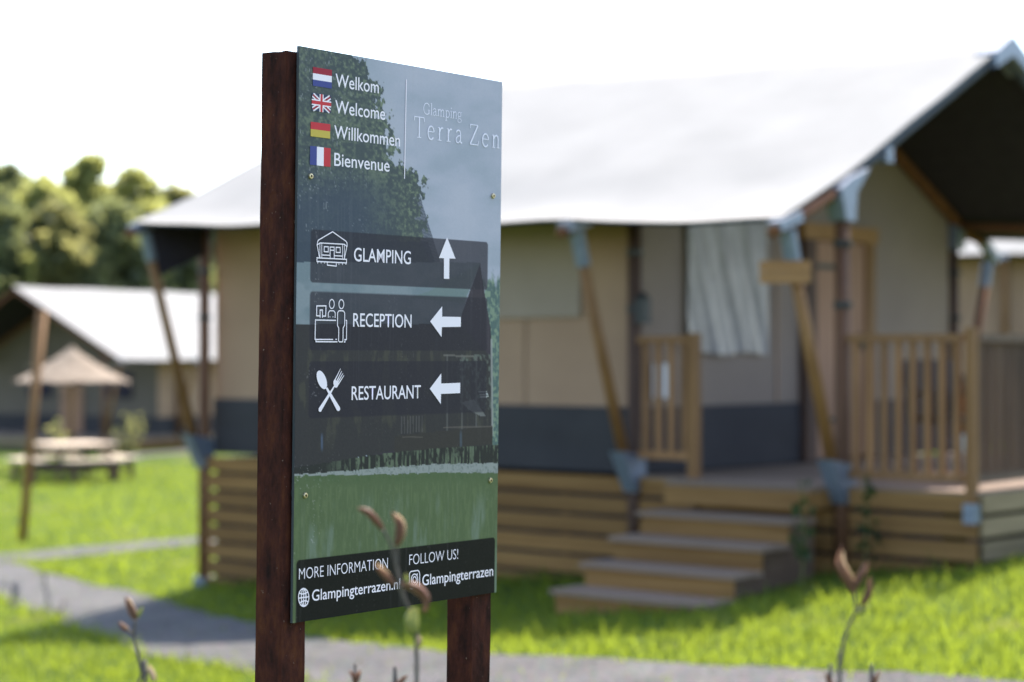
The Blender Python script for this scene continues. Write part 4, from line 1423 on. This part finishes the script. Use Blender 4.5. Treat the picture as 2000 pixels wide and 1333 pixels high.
def serif(s, left, right, top, track, mat_):
    x = 0; items = []
    for ch in s:
        adv, sts = GL[ch]
        for pts, w in sts: items.append(([(x + p[0], p[1]) for p in pts], w))
        x += adv + track
    xs_ = [p[0] for pts, w in items for p in pts]
    x0, x1 = min(xs_) - 0.03, max(xs_) + 0.03
    u0, v0 = uv(*left); u1, v1 = uv(*right); vt = uv(*top)[1]
    v0 = 0.5 * (v0 + v1)
    sx = (u1 - u0) / (x1 - x0); sy = (v0 - vt)
    mb = MB()
    for pts, w in items:
        l = nl()
        for pg in ribbon(pts, w):
            mb.poly([P3(u0 + (p[0] - x0) * sx, v0 - p[1] * sy, l) for p in pg])
    return mb.build('lettering', mat_, panel)


serif('Glamping', (826.1, 224.5), (901, 231.5), (826.1, 200), 0.0, INK['soft'])
serif('Terra', (807, 267.3), (902, 279.8), (807, 225.5), 0.16, INK['soft'])
serif('Zen', (915.5, 281.6), (975, 289.5), (917, 241.5), 0.16, INK['soft'])
strokes('divider_line', [([(792.7, 155.4), (788.9, 348)], False)], 0.0028)


# ---- flags
def quad_uv(tl, tr, br, bl):
    pts = [uv(*tl), uv(*tr), uv(*br), uv(*bl)]
    u0 = (pts[0][0] + pts[3][0]) / 2; u1 = (pts[1][0] + pts[2][0]) / 2
    v0 = (pts[0][1] + pts[1][1]) / 2; v1 = (pts[2][1] + pts[3][1]) / 2
    return u0, u1, v0, v1


def rect(u0, u1, v0, v1):
    return [(u0, v0), (u1, v0), (u1, v1), (u0, v1)]


u0, u1, v0, v1 = quad_uv((610.9, 131.2), (648.1, 136.8), (647.1, 173), (610.4, 167.5))
hN = (v1 - v0) / 3
nlflag = flat('flag_red_white_blue', [rect(u0, u1, v0 + hN, v0 + 2 * hN)], INK['white'])
flat('stripe', [rect(u0, u1, v0, v0 + hN)], INK['crimson'], nlflag)
flat('stripe', [rect(u0, u1, v0 + 2 * hN, v1)], INK['blue'], nlflag)

u0, u1, v0, v1 = quad_uv((608.8, 181.5), (646.6, 187.0), (645.8, 221.0), (608.1, 216.0))
du, dv = u1 - u0, v1 - v0
uk = flat('flag_union_cross', [rect(u0, u1, v0, v1)], INK['navy'])
wd = 0.0105; rd = 0.0042


def diag(a_, b_, w):
    p = Vector(a_); q_ = Vector(b_); d = (q_ - p).normalized(); n_v = Vector((-d.y, d.x)) * w / 2
    return [tuple(p + n_v), tuple(q_ + n_v), tuple(q_ - n_v), tuple(p - n_v)]


ins = 0.0035
flat('saltire', [diag((u0 + ins, v0 + ins), (u1 - ins, v1 - ins), wd), diag((u0 + ins, v1 - ins), (u1 - ins, v0 + ins), wd)], INK['white'], uk)
flat('saltire', [diag((u0 + ins, v0 + ins), (u1 - ins, v1 - ins), rd), diag((u0 + ins, v1 - ins), (u1 - ins, v0 + ins), rd)], INK['crimson'], uk)
flat('cross', [rect(u0 + du * .40, u0 + du * .60, v0, v1), rect(u0, u1, v0 + dv * .33, v0 + dv * .67)], INK['white'], uk)
flat('cross', [rect(u0 + du * .445, u0 + du * .555, v0, v1), rect(u0, u1, v0 + dv * .40, v0 + dv * .60)], INK['red'], uk)

u0, u1, v0, v1 = quad_uv((606.5, 237), (644.5, 242.4), (644, 270.4), (606, 265.1))
hm = (v1 - v0) / 2
de = flat('flag_black_red_gold', [rect(u0, u1, v0, v0 + hm)], INK['red'])
flat('stripe', [rect(u0, u1, v0 + hm, v1)], INK['gold'], de)
u0, u1, v0, v1 = quad_uv((604.6, 284.2), (645, 288.6), (644.5, 325), (604.8, 320.6))
w3 = (u1 - u0) / 3
fr = flat('flag_blue_white_red', [rect(u0 + w3, u0 + 2 * w3, v0, v1)], INK['white'])
flat('stripe', [rect(u0, u0 + w3, v0, v1)], INK['blue'], fr)
flat('stripe', [rect(u0 + 2 * w3, u1, v0, v1)], INK['red'], fr)

# ---- arrows
PXL = lambda pts: [uv(*p) for p in pts]


def arrow(name, pts):
    flat(name, [PXL(pts)], INK['white'])


arrow('arrow', [(871.7, 462), (888.3, 503.6), (876.2, 503.2), (876.0, 543.0), (865.6, 542.6), (865.6, 502.7), (855.9, 502.2)])
arrow('arrow', [(838.8, 625.7), (862.3, 596.3), (862.1, 616.6), (898.8, 617.2), (898.6, 636.4), (861.6, 637.0), (861.0, 656.5)])
arrow('arrow', [(838.0, 757.4), (860.5, 727.3), (860.3, 747.2), (897.6, 745.8), (897.4, 766.0), (860.0, 767.6), (859.7, 787.6)])

# ---- pictograms (pixel coordinates read from enlarged crops)
z1 = lambda x, y: (580 + x / 10.0, 430 + y / 10.0)
Z1 = lambda pts: [z1(*p) for p in pts]
W_ = 0.0023
strokes('tent_icon', [
    (Z1([(380, 480), (395, 400), (405, 375), (685, 210), (945, 395), (965, 425), (968, 500)]), False),
    (Z1([(380, 470), (440, 428), (915, 455), (965, 500)]), False),
    (Z1([(385, 480), (430, 715)]), False), (Z1([(962, 500), (912, 740)]), False),
    (Z1([(437, 435), (437, 715)]), False, 0.0018), (Z1([(473, 435), (473, 720)]), False, 0.0018), (Z1([(878, 455), (878, 740)]), False, 0.0018), (Z1([(913, 458), (913, 740)]), False, 0.0018),
    (Z1([(520, 500), (600, 503), (600, 602), (520, 598)]), True), (Z1([(752, 514), (832, 517), (832, 615), (752, 612)]), True),
    (Z1([(635, 735), (635, 508), (715, 511), (715, 735)]), False), (Z1([(640, 568), (712, 572)]), False),
    (Z1([(476, 662), (632, 670)]), False), (Z1([(718, 676), (875, 684)]), False),
    (Z1([(378, 718), (955, 748), (955, 818), (378, 788)]), True, 0.0025),
    (Z1([(580, 805), (580, 860), (755, 880), (755, 822)]), False),
] + [(Z1([(x, 795), (x, 828)]), False, 0.002) for x in (392, 460, 528)] + [(Z1([(x, 825), (x, 855)]), False, 0.002) for x in (806, 876, 942)], W_)

z2 = lambda x, y: (580 + x / 10.0, 565 + y / 10.0)
Z2 = lambda pts: [z2(*p) for p in pts]
strokes('reception_icon', [
    (Z2(arc(666, 268, 48, 88)), True), (Z2(arc(852, 272, 48, 88)), True),
    (Z2([(435, 500), (368, 498), (372, 305), (552, 305), (546, 505), (485, 503)]), False, 0.0026),
    (Z2([(437, 535), (437, 385), (482, 385), (482, 535)]), False, 0.0025),
    (Z2([(595, 535), (597, 440), (625, 400), (705, 402), (732, 440), (730, 540)]), False),
    (Z2([(748, 588), (345, 580), (338, 960), (690, 960)]), False, 0.0025),
    (Z2([(355, 970), (355, 1003), (775, 1006)]), False, 0.0026), (Z2([(735, 958), (765, 958)]), False),
    (Z2([(935, 585), (955, 590), (950, 962), (910, 962)]), False), (Z2([(925, 965), (920, 1010), (900, 1010)]), False),
    (Z2([(778, 440), (805, 400), (890, 402), (917, 440), (915, 680), (885, 735), (882, 985), (868, 1008), (812, 1006), (797, 985), (800, 735), (776, 690)]), True, 0.0024),
    (Z2([(628, 510), (628, 530)]), False, 0.002), (Z2([(688, 510), (688, 530)]), False, 0.002),
], W_)

z3 = lambda x, y: (580 + x / 10.0, 700 + y / 10.0)
Z3 = lambda pts: [z3(*p) for p in pts]
rot = lambda pts, cx, cy, a_: [(cx + (x - cx) * math.cos(a_) - (y - cy) * math.sin(a_), cy + (x - cx) * math.sin(a_) + (y - cy) * math.cos(a_)) for x, y in pts]
bowl = rot(arc(468, 400, 86, 190, n=32), 468, 400, R(-19))
flat('spoon_icon', [PXL(Z3(bowl)), PXL(Z3([(545, 565), (575, 545), (660, 680), (820, 935), (826, 970), (812, 1002), (785, 1012), (760, 995), (590, 660)]))], INK['white'])
flat('fork_icon', [PXL(Z3([(722, 380), (742, 390), (735, 400), (790, 440), (800, 488), (768, 545), (745, 555), (715, 540), (655, 655), (470, 985), (450, 1022), (425, 1026), (404, 1005), (405, 960), (440, 905), (590, 680), (705, 512), (692, 470), (695, 425)])),
                   ] + [PXL(Z3(p)) for p in ([(722, 382), (742, 392), (838, 182), (832, 178)], [(752, 418), (772, 430), (860, 232), (852, 226)], [(772, 438), (792, 450), (884, 275), (876, 268)], [(780, 478), (800, 490), (906, 312), (899, 306)])], INK['white'])
# globe and camera pictograms
gl_ = [(arc(590.5, 1167, 10.2, 17.6, n=28), True), (arc(590.5, 1167, 4.6, 17.6, n=24), True), ([(590.8, 1149.6), (590.2, 1184.4)], False),
       ([(580.4, 1168.4), (600.7, 1165.6)], False), ([(582.5, 1158.5), (586.5, 1160.3), (594.5, 1159.2), (598.6, 1155.8)], False), ([(582.5, 1178), (586.5, 1174.6), (594.5, 1173.4), (598.6, 1175.4)], False)]
strokes('globe_icon', gl_, 0.0026)
sq = []
for (cx, cy, a0) in ((813.6, 1121.5, -90), (813.6, 1140.5, 0), (802.2, 1142.3, 90), (802.2, 1123.2, 180)):
    sq += arc(cx, cy, 4.4, 7.5, a0, a0 + 90, 6)
strokes('camera_icon', [(sq, True), (arc(807.9, 1132.2, 6.3, 11.2, n=24), True), (arc(807.9, 1132.2, 3.4, 6.0, n=20), True), (arc(813.0, 1121.6, 0.8, 1.4, n=8), True, 0.0016)], 0.0026)

# screws
M['brass'] = noise_mat('screw_metal', (0.45, 0.36, 0.22), (0.6, 0.5, 0.34), (60, 60, 60), 0.35, 0.5, metal=0.8)
for (x, y) in ((605.8, 342.9), (961.2, 381.6), (594, 966.5), (956.6, 937.1)):
    u, v = uv(x, y)
    n = 14; mb = MB()
    prof = [(0.0062, 0.0008), (0.0060, 0.0040), (0.0052, 0.0052), (0.0028, 0.0054), (0.0026, 0.0022)]
    for (r_, h_) in prof:
        for k in range(n):
            a_ = 2 * math.pi * k / n
            mb.v.append((u + r_ * math.cos(a_), -h_, ZT - v + r_ * math.sin(a_)))
    for i in range(len(prof) - 1):
        for k in range(n):
            mb.f.append((i * n + k, i * n + (k + 1) % n, (i + 1) * n + (k + 1) % n, (i + 1) * n + k))
    sc = mb.build('screw', M['brass'], panel, False)
    MB().tube([(u, -0.0012, ZT - v), (u, -0.0024, ZT - v)], 0.0027, 10).build('recess', M['iron'], sc)

# ------------------------------------------------------------------ budding shoots in front of the sign
M['twig'] = noise_mat('twig', (0.06, 0.05, 0.045), (0.13, 0.105, 0.09), (40, 40, 20), 0.7, 0.3, 0.2)
M['bud'] = leaf_mat('bud_scale', (0.12, 0.058, 0.042), (0.24, 0.125, 0.085), (0.36, 0.18, 0.11), 0.4)
M['bud_tip'] = leaf_mat('bud_tip', (0.42, 0.30, 0.20), (0.52, 0.40, 0.28), (0.55, 0.40, 0.25), 0.4)
M['bud_green'] = leaf_mat('bud_green', (0.24, 0.26, 0.08), (0.34, 0.34, 0.12), (0.42, 0.42, 0.1), 0.35)


def smooth_pts(pts, n=4):
    pts = [Vector(p) for p in pts]
    out = []
    for i in range(len(pts) - 1):
        p0 = pts[max(i - 1, 0)]; p1 = pts[i]; p2 = pts[i + 1]; p3 = pts[min(i + 2, len(pts) - 1)]
        for k in range(n):
            t = k / n
            out.append(0.5 * ((2 * p1) + (p2 - p0) * t + (2 * p0 - 5 * p1 + 4 * p2 - p3) * t * t + (3 * p1 - p0 - 3 * p2 + p3) * t ** 3))
    out.append(pts[-1])
    return out


def shoot(label, stems, buds, depth):
    p0 = stems[0][0]
    b = pix(p0[0], p0[1], depth)
    zg_ = g(b.x, depth)
    T = empty('budding_shoot', (b.x, depth, zg_), 0, label, 'shoot', 'budding shoots in front of the sign')
    org = Vector((b.x, depth, zg_))
    k_ = depth / F
    for i, st_ in enumerate(stems):
        pts = [pix(x, y, depth + dz) - org for (x, y, dz) in [(q_ + (0,))[:3] for q_ in st_]]
        if i == 0: pts = [Vector((pts[0].x * 0 - 0.02, 0.01, -0.03)), Vector((pts[0].x - 0.006, 0.0, pts[0].z * 0.5))] + pts
        sp_ = smooth_pts(pts)
        rr = [0.0038 - 0.0016 * q_ / (len(sp_) - 1) if i == 0 else 0.0024 - 0.0008 * q_ / (len(sp_) - 1) for q_ in range(len(sp_))]
        MB().tube(sp_, rr, 8).build('stem', M['twig'], T, True)
    for (pts, wpx, kind) in buds:
        wpx = wpx * 0.84
        P = smooth_pts([pix(x, y, depth - 0.01) - org for (x, y) in pts], 6)
        n = len(P)
        rad = [wpx * k_ * 0.40 * max(0.05, math.sin(math.pi * (0.10 + 0.86 * q_ / (n - 1))) ** 0.75) for q_ in range(n)]
        mt = {'r': M['bud'], 'g': M['bud_green'], 'c': M['bud_tip']}[kind]
        rq = random.Random(int(pts[0][0] * 7 + pts[0][1]))
        core = MB().tube(P, [q_ * 0.55 for q_ in rad], 8).build('bud', mt, T, True)
        for j in range(5):
            a_ = j * 2 * math.pi / 5 + rq.uniform(-0.4, 0.4)
            end = rq.uniform(0.78, 1.0); opn = rq.uniform(0.75, 1.2)
            mb = MB(); G_ = []
            nn = max(4, int(n * end))
            for q_ in range(nn):
                d = (P[min(q_ + 1, n - 1)] - P[max(q_ - 1, 0)]).normalized()
                sd = d.cross(Vector((0, 1, 0))); sd.normalize(); up_ = sd.cross(d)
                k = q_ / (nn - 1)
                out = (sd * math.cos(a_) + up_ * math.sin(a_)); tan = d.cross(out)
                rr_ = wpx * k_ * 0.5 * (0.25 + 0.62 * math.sin(math.pi * min(1, k * 0.85 + 0.05)) ** 0.8) * opn
                w_ = wpx * k_ * 0.5 * max(0.04, math.sin(math.pi * (0.08 + 0.90 * k)) ** 0.7) * 0.75
                c_ = P[q_] + out * rr_
                G_.append([tuple(c_ - tan * w_ - out * w_ * 0.35), tuple(c_ + out * w_ * 0.08), tuple(c_ + tan * w_ - out * w_ * 0.35)])
            mb.grid(np.array(G_))
            mb.build('scale_leaf', M['bud_tip'] if (kind == 'r' and j == 2) else (M['bud_green'] if (kind == 'g') else mt), core, True)
    return T


shoot('tall budding shoot crossing the lower print of the sign',
      [[(814, 1340), (813, 1280), (814, 1240), (808, 1200), (792, 1178), (780, 1130), (774, 1105), (764, 1066), (748, 1034)], [(774, 1105), (776, 1080), (775, 1062)], [(792, 1178), (782, 1152), (769, 1139)], [(800, 1190), (788, 1160), (786, 1144)]],
      [([(748, 1034), (735, 1017), (718, 1000), (698, 994)], 19, 'r'), ([(774, 1066), (781, 1045), (781, 1020), (764, 1000)], 24, 'r'), ([(770, 1141), (752, 1122), (731, 1100)], 19, 'r'),
       ([(786, 1142), (812, 1147), (832, 1168), (829, 1198)], 24, 'r'), ([(810, 1236), (806, 1210), (812, 1186)], 36, 'g'), ([(800, 1150), (796, 1135), (792, 1120)], 13, 'g'), ([(818, 1262), (820, 1250), (818, 1240)], 12, 'c')], 2.95)
shoot('reddish budding shoot over the lawn at lower right',
      [[(1639, 1340), (1641, 1300), (1646, 1260), (1657, 1222), (1671, 1192), (1666, 1154)], [(1671, 1192), (1680, 1184), (1686, 1176)]],
      [([(1668, 1156), (1655, 1130), (1640, 1100), (1643, 1066)], 27, 'r'), ([(1668, 1150), (1680, 1122), (1696, 1098)], 20, 'r'), ([(1682, 1182), (1695, 1158), (1701, 1126)], 18, 'r'), ([(1672, 1196), (1684, 1192), (1698, 1182)], 15, 'g')], 2.8)
shoot('thin budding twig over the path at lower left',
      [[(284, 1340), (279, 1318), (268, 1265), (263, 1240), (266, 1212)], [(263, 1240), (252, 1232), (244, 1226)], [(279, 1318), (272, 1330), (268, 1342)], [(281, 1322), (290, 1312), (294, 1306)]],
      [([(267, 1210), (258, 1192), (246, 1165)], 21, 'r'), ([(250, 1230), (242, 1224), (232, 1214)], 15, 'r'), ([(303, 1330), (298, 1316), (290, 1298)], 17, 'c'), ([(268, 1206), (274, 1196), (280, 1184)], 12, 'g')], 3.05)
shoot('small forked bud tip poking up just right of the left post',
      [[(694, 1345), (693, 1330)]], [([(694, 1338), (692, 1322), (682, 1308)], 12, 'r'), ([(694, 1336), (699, 1322), (705, 1308)], 12, 'r')], 3.2)
shoot('small brown bud tip beside the tall shoot at bottom edge',
      [[(770, 1350), (774, 1338)]], [([(770, 1342), (782, 1332), (797, 1318)], 13, 'r')], 3.2)
shoot('small brown bud tip left of the reddish shoot at bottom edge',
      [[(1622, 1350), (1620, 1338)]], [([(1624, 1342), (1618, 1328), (1613, 1310)], 14, 'r')], 3.0)
shoot('small brown bud tip right of the reddish shoot at bottom edge',
      [[(1700, 1350), (1703, 1338)]], [([(1700, 1346), (1707, 1330), (1717, 1308)], 14, 'r')], 3.0)
